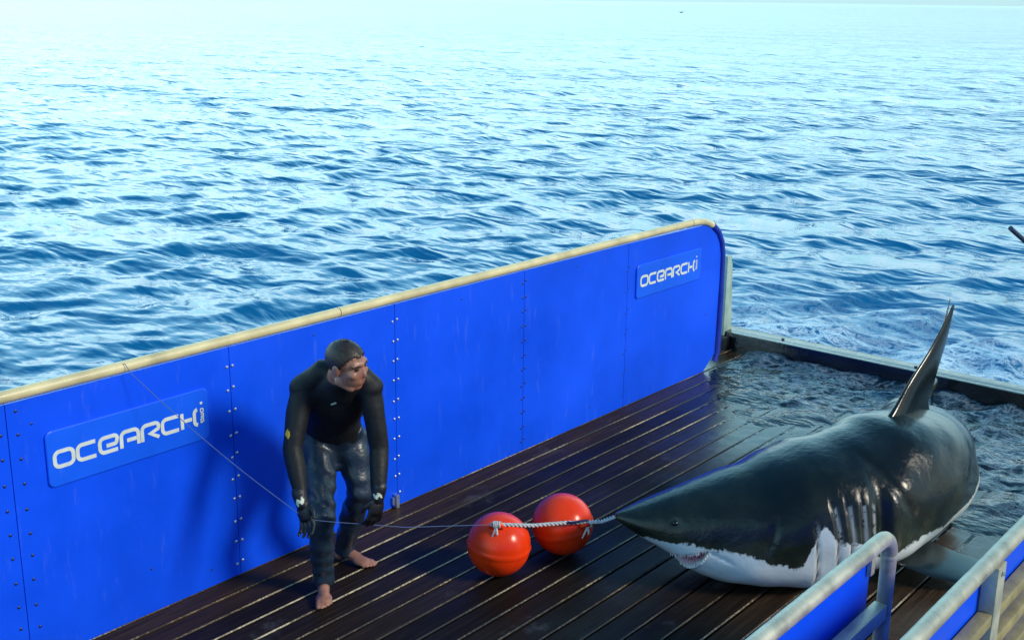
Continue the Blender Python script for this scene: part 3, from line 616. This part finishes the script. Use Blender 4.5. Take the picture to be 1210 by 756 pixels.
# eye and teeth, placed on the near cheek and round the jaw
def surf_idx(s_, z_): 
    e = (S2 - s_) ** 2 + (Zb - z_) ** 2 + np.where(Xb < 0, 9, 0); return np.unravel_index(e.argmin(), e.shape)
MAT['eye'] = simple('black_eye', (0.004, 0.004, 0.005), 0.06, rvar=0.02); MAT['tooth'] = simple('wet_tooth', (0.75, 0.74, 0.66), 0.2)
for sd_ in (1, -1):
    k = surf_idx(.272, .395); jj = k[1] if sd_ > 0 else (ms_ // 2 - k[1]) % ms_
    p = Vector(P3[k[0], jj]) - Vector(SO) - Vector(Nn[k[0], jj]) * 0.006
    MB().ell(p, (.019, 0, 0), (0, .019, 0), (0, 0, .016), 16, 10).build('eye', MAT['eye'], shark)
mb = MB()
for s_ in np.linspace(.265, .425, 22):
    for up in (1, -1):
        zz = float(np.interp(s_, [.22, .25, .3, .38, .437, .445], [.10, .20, .222, .25, .276, .2765])) if up > 0 else float(np.interp(s_, [.25, .33, .38, .41, .437], [.02, .112, .164, .215, .272]))
        if up < 0 and s_ < .33: continue
        k = surf_idx(s_, zz); p = Vector(P3[k]) - Vector(SO) - Vector(Nn[k]) * 0.004; hgt = random.uniform(.014, .022) * (1 if s_ < .39 else 0.6)
        mb.tube([p + Vector((0, 0, .004 * up)), p - Vector((0, 0, hgt * up))], [0.0055, 0.0008], 5)
tt = mb.build('teeth', MAT['tooth'], shark); tt['kind'] = 'stuff'

# ------------------------------------------------------------------ water washing over the flooded end of the deck
gx, gy = np.meshgrid(np.arange(5.6, 8.96, 0.018), np.arange(0.25, 4.74, 0.018), indexing='ij')
ub = np.interp(gy, [0.2, 1.7, 2.2, 3.4, 3.9, 4.3, 4.8], [6.1, 6.35, 6.7, 7.25, 7.35, 7.7, 8.3])
wx, wy, wz = waves(gx, gy, np.full_like(gx, 0.02), n=46, lmin=0.09, lmax=0.6, slope=0.06, seed=9)
amp = np.clip((gx - ub + 0.05) / 0.9, 0.0, 1)
hz = 0.024 * np.clip((gx - ub) / 1.3, -1, 1.0) - 0.002 + wz * amp * 0.9 + 0.02 * np.exp(-((gx - 8.9) / .15) ** 2)
V = np.stack([gx + wx * amp * .6, np.clip(gy + wy * amp * .6, 0.22, 4.752), hz], -1).reshape(-1, 3); n0, n1 = gx.shape
i, j = np.meshgrid(np.arange(n0 - 1), np.arange(n1 - 1), indexing='ij')
F = np.stack([i * n1 + j, (i + 1) * n1 + j, (i + 1) * n1 + j + 1, i * n1 + j + 1], -1).reshape(-1, 4)
F = F[(hz.ravel()[F] > -0.012).any(1)]
MAT['flood'], ns, ls, b, fac = water_nodes('shallow_water', (0.008, 0.10, 0.20))
tr = ns.new('ShaderNodeBsdfTransparent'); tr.inputs[0].default_value = (0.85, 0.92, 0.95, 1)
gl = node(ns, 'ShaderNodeBsdfGlossy', Roughness=0.06); mixw = ns.new('ShaderNodeMixShader'); mix2 = ns.new('ShaderNodeMixShader')
fre = node(ns, 'ShaderNodeFresnel', IOR=1.33)
ls.new(b.inputs['Normal'].links[0].from_socket, gl.inputs['Normal']); ls.new(b.inputs['Normal'].links[0].from_socket, fre.inputs['Normal'])
ls.new(fre.outputs[0], mixw.inputs[0]); ls.new(tr.outputs[0], mixw.inputs[1]); ls.new(gl.outputs[0], mixw.inputs[2])
ad = node(ns, 'ShaderNodeAttribute', attribute_name='depth')
op = math_n(ns, ls, 'MAXIMUM', fac, math_n(ns, ls, 'MULTIPLY', ad.outputs['Fac'], 0.28))
ls.new(op, mix2.inputs[0]); ls.new(mixw.outputs[0], mix2.inputs[1]); ls.new(b.outputs[0], mix2.inputs[2])
ls.new(mix2.outputs[0], ns['Material Output'].inputs['Surface'])
me = arr_mesh('water', V, F, MAT['flood']); fattr(me, 'foam', 0.12 + 0.38 * amp); fattr(me, 'depth', np.clip(hz / 0.04, 0, 1))
bm = bmesh.new(); bm.from_mesh(me); bmesh.ops.delete(bm, geom=[v for v in bm.verts if not v.link_faces], context='VERTS'); bm.to_mesh(me); bm.free()
wt = link('water', me); tag(wt, 'shallow foaming sea water washing over the stern end of the deck', kind='structure')

# ------------------------------------------------------------------ red floats and ropes
def twist(pts, r, pitch, n_str=2):
    P = [Vector(p) for p in pts]; outp = [[] for _ in range(n_str)]; d = 0; last = P[0]
    for k, p in enumerate(P):
        d += (p - last).length; last = p; t = (P[min(k + 1, len(P) - 1)] - P[max(k - 1, 0)]).normalized(); a = t.cross(Vector((0, 0, 1))).normalized(); b_ = t.cross(a)
        for q in range(n_str):
            f = 2 * math.pi * (d / pitch + q / n_str); outp[q].append(p + (a * math.cos(f) + b_ * math.sin(f)) * r)
    return outp
def dense(pts, step=0.008):
    o = []
    for a, b_ in zip(pts[:-1], pts[1:]):
        a, b_ = Vector(a), Vector(b_); n = max(2, int((b_ - a).length / step)); o += [a.lerp(b_, k / n) for k in range(n)]
    return o + [Vector(pts[-1])]
BR = 0.172
def float_ball(loc, spin, tilt, label):
    t = thing('float', loc, label, 'float', None)
    mb = MB(); prof = []
    for k in range(49):
        a = math.pi * k / 48; r_ = BR
        lat = math.pi / 2 - a
        for la, dp in ((0.0, 0.004), (0.16, -0.0035), (-0.16, -0.0035)): r_ += dp * math.exp(-((lat - la) / 0.03) ** 2)
        prof.append((r_ * math.sin(a), r_ * math.cos(a)))
    seg = 56; vs = [(x * math.cos(2 * math.pi * q / seg), x * math.sin(2 * math.pi * q / seg), z) for x, z in prof[1:-1] for q in range(seg)] + [(0, 0, prof[0][1]), (0, 0, prof[-1][1])]
    m_ = len(prof) - 2; fs = [(i_ * seg + q, (i_ + 1) * seg + q, (i_ + 1) * seg + (q + 1) % seg, i_ * seg + (q + 1) % seg) for i_ in range(m_ - 1) for q in range(seg)]
    fs += [(len(vs) - 2, q, (q + 1) % seg) for q in range(seg)] + [(len(vs) - 1, (m_ - 1) * seg + (q + 1) % seg, (m_ - 1) * seg + q) for q in range(seg)]
    rotm = Matrix.Rotation(spin, 3, 'Z') @ Matrix.Rotation(tilt, 3, 'X')
    mb.add([rotm @ Vector(v) + Vector((0, 0, BR)) for v in vs], fs); mb.build('shell', MAT['red'], t, True, 60)
    return t
tocam = Vector((-math.cos(AZ), -math.sin(AZ), 0)); Xr = Vector((math.sin(AZ), -math.cos(AZ), 0))
B1 = Vector((4.36, 3.72, 0)); B2 = Vector((4.785, 3.615, 0))
f1 = float_ball(B1, 0.4, 0.10, 'red ball float with a light rope hitch near its top, nearer the standing man')
f2 = float_ball(B2, 1.1, -0.22, 'red ball float with a side lug, nearer the snout of the shark')
# lug and lashing
def lug(t, dirv, r=0.03):
    d = Vector(dirv).normalized(); c = Vector((0, 0, BR)) + d * (BR + 0.004); a = d.cross(Vector((0, 0, 1))).normalized(); b_ = d.cross(a)
    ring = [c + (a * math.cos(k * 2 * math.pi / 20) + d * math.sin(k * 2 * math.pi / 20)) * r for k in range(21)]
    MB().tube(ring, 0.012, 10).build('lug', MAT['red'], t)
d1 = (tocam * 0.50 + Xr * -0.06 + Vector((0, 0, 0.75))).normalized(); d2 = (tocam * 0.62 + Xr * 0.62 + Vector((0, 0, 0.30))).normalized()
lug(f1, d1); lug(f2, d2, 0.034)
k1 = B1 + Vector((0, 0, BR)) + d1 * (BR + 0.03); k2 = B2 + Vector((0, 0, BR)) + d2 * (BR + 0.025)
snout = Vector(P3[0].mean(0)) + Vector((0.01, 0, 0))
def lash(t, k, long_):
    l0 = t.location; mb = MB()
    rg = random.Random(long_); c0 = k - l0
    for q in range(4):      # turns of the hitch round the running rope
        o = Xr * (0.010 * (q - 1.5)); rr_ = 0.014 + 0.002 * rg.random()
        mb.tube([c0 + o + Vector((0, 0, math.cos(f) * rr_)) + tocam * math.sin(f) * rr_ + Xr * f * 0.0012 for f in [2 * math.pi * z / 12 for z in range(13)]], 0.0045, 7)
    for q, (sw, ln) in enumerate(((-0.022, 1.0), (0.006, 0.72))):
        mb.tube([c0 + Xr * (0.004 * q), c0 + tocam * .012 + Xr * sw * .3 - Vector((0, 0, long_ * .35 * ln)), c0 + tocam * (.016 + .01 * q) + Xr * sw - Vector((0, 0, long_ * .75 * ln)), c0 + tocam * .012 + Xr * sw * (1.3 - q) - Vector((0, 0, long_ * ln))], [.0055, .006, .005, .0035], 8)
    mb.build('lashing', MAT['rope'], t)
lash(f1, k1, 0.085); lash(f2, k2, 0.08)
p2 = B2 + Vector((0, 0, BR)) + (tocam * 0.80 + Vector((0, 0, 0.42))).normalized() * (BR + 0.018) + Xr * 0.02
rope = thing('tow_rope', k1, 'pale twisted rope joining both red floats to the tip of the shark snout', 'rope')
mb = MB(); path = dense([k1 - Xr * 0.03, k1, k1.lerp(p2, 0.5) + Vector((0, 0, -0.012)), p2, k2 + Vector((0, 0, 0.01)), k2.lerp(snout, .5) + Vector((0, 0, -0.008)), snout], 0.006)
for st in twist(path, 0.006, 0.05): mb.tube(st, 0.0055, 6)
shift(mb, k1).build('strand', MAT['rope'], rope)
shift(MB().tube([p2 - Xr * 0.03 + Vector((0, 0, .004)), p2 + Xr * 0.02 + tocam * .01 + Vector((0, 0, .004)), k2 + Vector((0, 0, .024))], 0.007, 8), k1).build('shackle', MAT['darkbolt'], rope)

# ------------------------------------------------------------------ the man
def noise3(P, sc, seed):
    rg = np.random.default_rng(seed); o = np.zeros(len(P))
    for k in range(14):
        d = rg.normal(size=3); d /= np.linalg.norm(d); o += np.sin(P @ d * sc * rg.uniform(.6, 1.7) + rg.uniform(0, 6.28))
    return o / 4
def remeshed(name, mb, voxel, mats, parent, smooth_it=4, fac_=0.5, wr=None):
    tmp = bpy.data.objects.new('tmp', mb.mesh('tmp', mats, False)); C.objects.link(tmp)
    r_ = tmp.modifiers.new('r', 'REMESH'); r_.mode = 'VOXEL'; r_.voxel_size = voxel; r_.use_smooth_shade = True
    s_ = tmp.modifiers.new('s', 'SMOOTH'); s_.iterations = smooth_it; s_.factor = fac_
    dg = bpy.context.evaluated_depsgraph_get(); me = bpy.data.meshes.new_from_object(tmp.evaluated_get(dg)); me.name = name
    bpy.data.objects.remove(tmp)
    me.materials.clear()
    for m_ in (mats if isinstance(mats, (list, tuple)) else [mats]): me.materials.append(m_)
    n = len(me.vertices); co = np.empty(n * 3, np.float32); me.vertices.foreach_get('co', co); co = co.reshape(-1, 3)
    if wr:
        no = np.empty(n * 3, np.float32); me.vertex_normals.foreach_get('vector', no); no = no.reshape(-1, 3)
        co = co + no * wr(co)[:, None]; me.vertices.foreach_set('co', co.astype(np.float32).ravel())
    me.polygons.foreach_set('use_smooth', [True] * len(me.polygons)); me.update()
    return link(name, me, parent)
V3 = Vector
r_toe, r_ank, r_knee, r_hip = V3((3.505, 4.164, .013)), V3((3.60, 4.275, .085)), V3((3.548, 4.215, .46)), V3((3.705, 4.42, .77))
l_toe, l_ank, l_knee, l_hip = V3((3.95, 4.285, .01)), V3((3.905, 4.46, .085)), V3((3.83, 4.225, .515)), V3((3.855, 4.325, .78))
pelvis, waist, chest, neck = V3((3.785, 4.375, .80)), V3((3.742, 4.33, .90)), V3((3.646, 4.205, 1.085)), V3((3.578, 4.085, 1.225))
head = V3((3.553, 3.99, 1.318))
r_sh, r_el, r_wr, r_ha = V3((3.50, 4.265, 1.15)), V3((3.385, 4.22, .88)), V3((3.33, 4.10, .66)), V3((3.327, 4.065, .585))
l_sh, l_el, l_wr, l_ha = V3((3.70, 4.0, 1.165)), V3((3.712, 3.945, .86)), V3((3.632, 3.88, .655)), V3((3.602, 3.88, .535))
side = (l_sh - r_sh).normalized(); spine = (neck - pelvis).normalized(); front = side.cross(spine).normalized()
if front.dot(V3((-math.cos(AZ), -math.sin(AZ), 0))) < 0: front = -front
# head frame
hf = V3((0.20, -0.955, -0.20)).normalized(); hup = (V3((-0.10, -0.12, 1)) - hf * V3((-0.10, -0.12, 1)).dot(hf)).normalized(); hs = hf.cross(hup).normalized()
def hp(f, s, u): return head + hf * f + hs * s + hup * u
def E3(mb, c, a, b_, c_, fr=None):
    f_, s_, u__ = fr or (hf, hs, hup); mb.ell(c, f_ * a, s_ * b_, u__ * c_)
bodymb = MB()
E3(bodymb, hp(-.014, 0, .028), .098, .076, .084); E3(bodymb, hp(.025, 0, -.03), .074, .066, .088); E3(bodymb, hp(.052, 0, -.088), .036, .036, .028)
bodymb.caps([hp(.084, 0, .022), hp(.098, 0, -.008), hp(.102, 0, -.018)], [.008, .011, .012]); E3(bodymb, hp(.092, .0, -.022), .013, .018, .009)
bodymb.caps([hp(.066, -.045, .034), hp(.080, 0, .034), hp(.066, .045, .034)], [.012, .013, .012])
for s_ in (-1, 1):
    E3(bodymb, hp(-.012, .078 * s_, -.008), .022, .010, .034); E3(bodymb, hp(.058, .04 * s_, -.018), .030, .026, .024)
    bodymb.caps([hp(-.01, .052 * s_, -.075), hp(.05, .03 * s_, -.098)], [.02, .02])
E3(bodymb, hp(.088, 0, -.055), .012, .026, .007); E3(bodymb, hp(.086, 0, -.068), .012, .023, .008)
bodymb.caps([hp(-.03, 0, -.05), neck, chest], [.058, .062, .07])
bodymb.loft([(pelvis - spine * .1, side * .13, front * .08), (waist, side * .125, front * .08), (chest, side * .15, front * .085), (neck - spine * .06, side * .14, front * .06), (neck, side * .06, front * .05)])
for a, b_, c_, d_ in ((r_sh, r_el, r_wr, r_ha), (l_sh, l_el, l_wr, l_ha)): bodymb.caps([a, b_, c_, c_.lerp(d_, .4)], [.045, .034, .024, .022])
for a, b_, c_ in ((r_hip, r_knee, r_ank), (l_hip, l_knee, l_ank)): bodymb.caps([a, b_, c_], [.065, .045, .034])
def foot(mb, ank, toe, inner):
    d = (toe - ank); d.z = 0; d.normalize(); sd_ = V3((-d.y, d.x, 0)) * inner; a0 = V3((ank.x, ank.y, 0))
    mb.caps([ank, a0 + V3((0, 0, .05))], [.034, .034]); mb.ell(a0 - d * .03 + V3((0, 0, .030)), d * .036, sd_ * .030, V3((0, 0, .030)))
    mb.caps([a0 + V3((0, 0, .055)), a0 + d * .07 + V3((0, 0, .042)), a0 + d * .125 + V3((0, 0, .026))], [.032, .031, .023])
    mb.ell(a0 + d * .115 + V3((0, 0, .022)), d * .05, sd_ * .043, V3((0, 0, .022)))
    for k, (o, ln, r_) in enumerate(((.030, .052, .0135), (.011, .05, .0105), (-.006, .044, .010), (-.021, .037, .0095), (-.034, .028, .009))):
        p = a0 + d * (.140 - abs(o - .01) * .35) + sd_ * o; mb.caps([p + V3((0, 0, .018)), p + d * ln * .55 + V3((0, 0, .019)), p + d * ln + V3((0, 0, .011))], [r_, r_, r_ * .9], 10)
foot(bodymb, r_ank, r_toe, -1); foot(bodymb, l_ank, l_toe, 1)
m, ns, ls, b = new_mat('skin'); tc = ns.new('ShaderNodeTexCoord'); n1 = node(ns, 'ShaderNodeTexNoise', Scale=22.0, Detail=4.0); ls.new(tc.outputs['Object'], n1.inputs['Vector'])
cr = ramp(ns, ls, n1.outputs[0], [(0.3, (0.22, 0.090, 0.056)), (0.7, (0.38, 0.175, 0.11))]); ls.new(cr.outputs[0], b.inputs['Base Color']); b.inputs['Roughness'].default_value = 0.42
b.inputs['Subsurface Weight'].default_value = 0.1; b.inputs['Subsurface Radius'].default_value = (0.01, 0.004, 0.002); b.inputs['Subsurface Scale'].default_value = 0.5
MAT['skin'] = m
MAT['hair'] = simple('short_dark_hair', (0.022, 0.014, 0.009), 0.5, var=0.5, scale=120, bump=0.15, bscale=110)
MAT['wetsuit'] = simple('black_wet_neoprene', (0.008, 0.009, 0.010), 0.58, var=0.35, scale=14, bump=0.25, bscale=40, rvar=0.1)
MAT['wetsuit'].node_tree.nodes['Principled BSDF'].inputs['Specular IOR Level'].default_value = 0.3
MAT['denim'] = simple('wet_dark_denim', (0.016, 0.030, 0.048), 0.34, var=0.22, scale=5, bump=0.5, bscale=28, rvar=0.05)
MAT['glove'] = simple('black_rubber_glove', (0.008, 0.008, 0.009), 0.45, var=0.3, scale=40, bump=0.3, bscale=120)
MAT['patch'] = simple('pale_glove_print', (0.62, 0.66, 0.5), 0.5, var=0.3, scale=90)
MAT['yellow'] = simple('yellow_badge', (0.8, 0.42, 0.01), 0.5)
man = remeshed('person', bodymb, 0.0055, MAT['skin'], None, 3)
tag(man, 'barefoot man in black wetsuit top and wet jeans stooping beside the blue barrier', 'person')
# hair cap
hv = MB(); hv.ell(hp(-.016, 0, .029), hf * .1000, hs * .0785, hup * .0858, 56, 40)
me = hv.mesh('hair', MAT['hair']); bm = bmesh.new(); bm.from_mesh(me); bm.normal_update(); kill = []; strands = MB(); rgh = random.Random(5)
for f in bm.faces:
    c_ = f.calc_center_median(); d = c_ - head; a, u = d.dot(hf), d.dot(hup); s_ = abs(d.dot(hs))
    lim = 0.070 if a > 0.055 else (0.070 - (0.055 - a) * 1.25 if a > 0.0 else max(-.050, 0.002 + a * .9))
    if a > .03 and .025 < s_ < .05: lim += 0.006
    if u < lim + rgh.uniform(-.004, .004): kill.append(f); continue
    for q in range(3):
        p = c_ + V3((rgh.uniform(-1, 1), rgh.uniform(-1, 1), rgh.uniform(-1, 1))) * .006; n_ = f.normal
        dr_ = (n_ * rgh.uniform(.25, .7) + hf * .55 * (1 if a > 0 else .2) - hup * (.25 if a > 0 else .8) + hs * rgh.uniform(-.35, .35) + hup * rgh.uniform(-.2, .2)).normalized()
        sd_ = dr_.cross(n_).normalized() * .0009; ln = rgh.uniform(.008, .016)
        strands.add([p - sd_ - n_ * .002, p + sd_ - n_ * .002, p + dr_ * ln * .6 + sd_ * .7, p + dr_ * ln - n_ * .001], [(0, 1, 2), (0, 2, 3)])
bmesh.ops.delete(bm, geom=kill, context='FACES'); bmesh.ops.solidify(bm, geom=bm.faces, thickness=0.004); bm.to_mesh(me); bm.free()
hair = link('hair', me, man); so = strands.build('hair_strands', MAT['hair'], hair, smooth=False); so['kind'] = 'stuff'
for s_ in (-1, 1):
    MB().caps([hp(.089, .016 * s_, .030), hp(.086, .034 * s_, .035), hp(.072, .052 * s_, .029)], [.003, .004, .0025], 8).build('eyebrow', MAT['hair'], man)
    e = MB(); e.ell(hp(.078, .031 * s_, .013), hf * .009, hs * .012, hup * .006, 12, 8); e.build('eye', MAT['eye'], man)
# black top
tp_ = MB()
tp_.loft([(pelvis + spine * .015, side * .150, front * .105), (waist + spine * .02, side * .148, front * .102), (pelvis.lerp(chest, .62), side * .165, front * .108), (chest, side * .182, front * .115), (chest + spine * .07, side * .178, front * .10), (neck - spine * .045, side * .125, front * .078), (neck + V3((-.004, -.012, .01)), side * .072, front * .066), (neck + V3((-.008, -.026, .03)), side * .066, front * .062)])
for a, b_, c_ in ((r_sh, r_el, r_wr), (l_sh, l_el, l_wr)):
    inn = a.lerp(chest + spine * .03, .45)
    tp_.caps([inn, a, a.lerp(b_, .35), a.lerp(b_, .75), b_, b_.lerp(c_, .3), b_.lerp(c_, .7), c_.lerp(b_, .06)], [.068, .066, .060, .052, .048, .049, .041, .034])
    tp_.ell(a + V3((0, 0, .004)), (.068, 0, 0), (0, .068, 0), (0, 0, .062)); tp_.caps([a + V3((0, 0, .012)), a.lerp(neck, .55) + V3((0, 0, .028)) - front * .03, neck - front * .03 + V3((0, 0, .0))], [.06, .062, .055])
tp_.ell(chest + spine * .05 - front * .03, side * .15, front * .09, spine * .10)
def wr_top(P): return 0.0045 * noise3(P, 26, 5) + 0.0016 * np.sin(P[:, 2] * 70 + 6 * noise3(P, 10, 8)) * np.clip(noise3(P, 9, 2), 0, 1)
top = remeshed('wetsuit_top', tp_, 0.0085, MAT['wetsuit'], man, 5, 0.5, wr_top)
# jeans
jm = MB()
jm.loft([(pelvis + spine * .075, side * .142, front * .098), (pelvis + spine * .0, side * .158, front * .112), (pelvis - V3((0, 0, .085)), side * .15, front * .11), (pelvis - V3((0, 0, .13)), side * .11, front * .09)])
for a, b_, c_ in ((r_hip, r_knee, r_ank), (l_hip, l_knee, l_ank)):
    hem = c_ + V3((0, 0, -.032)); k1_ = b_.lerp(c_, .3)
    jm.tube([a, a.lerp(b_, .3), a.lerp(b_, .65), b_, k1_, b_.lerp(c_, .65), b_.lerp(c_, .9), hem], [.092, .090, .080, .071, .066, .060, .057, .060], 20)
    jm.ell(a, (.09, 0, 0), (0, .09, 0), (0, 0, .09)); jm.ell(b_, (.071, 0, 0), (0, .071, 0), (0, 0, .075))
def wr_j(P): return 0.0045 * noise3(P * np.array([1.6, 1.6, .8]), 30, 15) + 0.0035 * np.sin(P[:, 2] * 60 + P[:, 0] * 40 + 6.0 * noise3(P, 9, 18)) * np.clip(noise3(P, 6, 12), 0, 1)
jeans = remeshed('jeans', jm, 0.0085, MAT['denim'], man, 4, 0.5, wr_j)
# gloves with five fingers, relaxed
def glove(wrist, hand, fdir, thumb_side, name):
    mb = MB(); d = (hand - wrist).normalized(); s_ = (fdir - d * fdir.dot(d)).normalized(); nrm = d.cross(s_).normalized()
    mb.caps([wrist - d * .035, wrist, wrist + d * .02], [.037, .034, .032]); pc = wrist + d * .062
    mb.ell(pc, d * .05, s_ * .042, nrm * .022); mb.ell(pc + d * .02, d * .03, s_ * .041, nrm * .02)
    curl = nrm * thumb_side
    for k, (o, ln) in enumerate(((.030, .070), (.010, .080), (-.011, .074), (-.030, .058))):
        p = pc + d * .036 + s_ * o; q = p + d * ln * .45 + curl * .008 + s_ * o * .15; r2 = q + d * ln * .36 + curl * .024; r3 = r2 + d * ln * .14 + curl * .02
        mb.caps([p, q, r2, r3], [.0105, .0098, .009, .0078], 10)
    t_ = pc - d * .022 + s_ * .032; mb.caps([t_, t_ + d * .028 + s_ * .022 + curl * .012, t_ + d * .055 + s_ * .026 + curl * .026], [.014, .0115, .009], 10)
    return remeshed('glove', mb, 0.0042, MAT['glove'], man, 3)
gl_r = glove(r_wr, r_ha, V3((.35, -.9, .1)), 1, 'r'); gl_l = glove(l_wr, l_ha, V3((-.65, .2, 0)), 1, 'l')
def decal(target, p, name, mat, w_, h_, tilt, parent, shape=None):
    # a thin print lying on the surface of the garment that faces the ship
    me_ = target.data; bv = BVHTree.FromPolygons([v.co for v in me_.vertices], [tuple(f.vertices) for f in me_.polygons])
    view = V3((-math.cos(AZ), -math.sin(AZ), 0.35)).normalized(); e1 = view.cross(V3((0, 0, 1))).normalized(); e1 = -e1 if e1.dot(Xr) < 0 else e1; e2 = e1.cross(view); e2 = e2 if e2.z > 0 else -e2
    n = 8; vs = []; keep = []
    for a in range(n + 1):
        for c_ in range(n + 1):
            x, y_ = (a / n - .5) * w_, (c_ / n - .5) * h_; x, y_ = x * math.cos(tilt) - y_ * math.sin(tilt), x * math.sin(tilt) + y_ * math.cos(tilt)
            o = p + e1 * x + e2 * y_; hit = bv.ray_cast(o + view * .5, -view); vs.append((hit[0] if hit[0] is not None else o) + view * 0.002)
            keep.append(hit[0] is not None)
    fs = []
    for a in range(n):
        for c_ in range(n):
            q = (a * (n + 1) + c_, (a + 1) * (n + 1) + c_, (a + 1) * (n + 1) + c_ + 1, a * (n + 1) + c_ + 1); xc, yc = (a + .5) / n * 2 - 1, (c_ + .5) / n * 2 - 1
            if all(keep[z] for z in q) and (shape is None or shape(xc, yc)): fs.append(q)
    MB().add(vs, fs).build(name, mat, parent)
decal(gl_r, r_wr + V3((0, 0, -.005)), 'glove_print', MAT['patch'], .045, .034, .6, gl_r, lambda x, y_: abs(y_ + .6 * math.sin(x * 5)) < .75)
decal(gl_l, l_wr + V3((0, 0, -.005)), 'glove_print', MAT['patch'], .042, .030, .2, gl_l, lambda x, y_: abs(y_ - .5 * math.sin(x * 5)) < .75)
decal(top, r_el + V3((0.0, 0, .075)) - Xr * .015, 'sleeve_badge', MAT['yellow'], .030, .046, .15, top, lambda x, y_: abs(x) + abs(y_) < 1.05 and x + y_ * .4 < .8)
decal(top, chest.lerp(waist, .3) + Xr * .03, 'chest_print', MAT['patch'], .03, .008, .3, top)
# line from over the barrier to his hand and on to the floats
hk = r_wr.lerp(r_ha, 1.15)
line = thing('hand_line', hk, 'thin grey line slanting over the blue barrier to the gloved hand of the man', 'rope')
a0 = V3((2.83, WY - 0.026, WH + 0.022)); over = V3((2.70, WY + 0.12, 0.75))
path = dense([over, V3((2.80, WY + .04, WH + .010)), a0, V3((2.84, WY - 0.05, WH - .02))] + [V3((2.84, WY - 0.05, WH - .02)).lerp(hk, k / 8) - V3((0, 0, .03 * math.sin(math.pi * k / 8))) for k in range(1, 9)], 0.03)
shift(MB().tube(path, 0.0018, 8), hk).build('strand', MAT['greyrope'], line)
fl = thing('float_line', hk, 'thin pale line stretched from the gloved hand to the first red float', 'rope')
path = dense([hk, hk.lerp(k1, .12) + tocam * .02, hk.lerp(k1, .5) + tocam * .02 - V3((0, 0, .02)), k1], 0.03)
shift(MB().tube(path, 0.0016, 8), hk).build('strand', MAT['greyrope'], fl)

# ------------------------------------------------------------------ bird over the sea, dark rod above the railing
MAT['gull'] = simple('dark_gull', (0.05, 0.055, 0.06), 0.7)
bird = thing('bird', (123.9, 77.65, 1.8), 'tiny dark bird flying low over the far sea', 'bird'); mb = MB()
mb.caps([(-.16, .1, 0), (0, 0, 0), (.16, -.1, .02)], [.03, .07, .04]); mb.build('body', MAT['gull'], bird)
for s_ in (-1, 1):
    MB().loft([(Xr * 0.03 * s_, (.06, .05, 0), (0, 0, .015)), (Xr * .28 * s_ + V3((0, 0, .16)), (.06, .05, 0), (0, 0, .012)), (Xr * .62 * s_ + V3((0, 0, .10)), (.02, .015, 0), (0, 0, .005))]).build('wing', MAT['gull'], bird)
rod = thing('rod', (5.95, 0.98, 1.31), 'black rod slanting up from the ship railing over the sea', 'rod')
shift(MB().tube([(5.95, 0.98, 1.388), (5.0, .98, 1.756), (4.0, .98, 2.143), (3.316, .98, 2.408)], [.012, .011, .009, .007], 10), rod.location).build('shaft', MAT['darkbolt'], rod)
shift(MB().tube([(6.05, 0.98, 1.345), (5.88, 0.98, 1.415)], 0.02, 12), rod.location).build('grip', MAT['under'], rod)
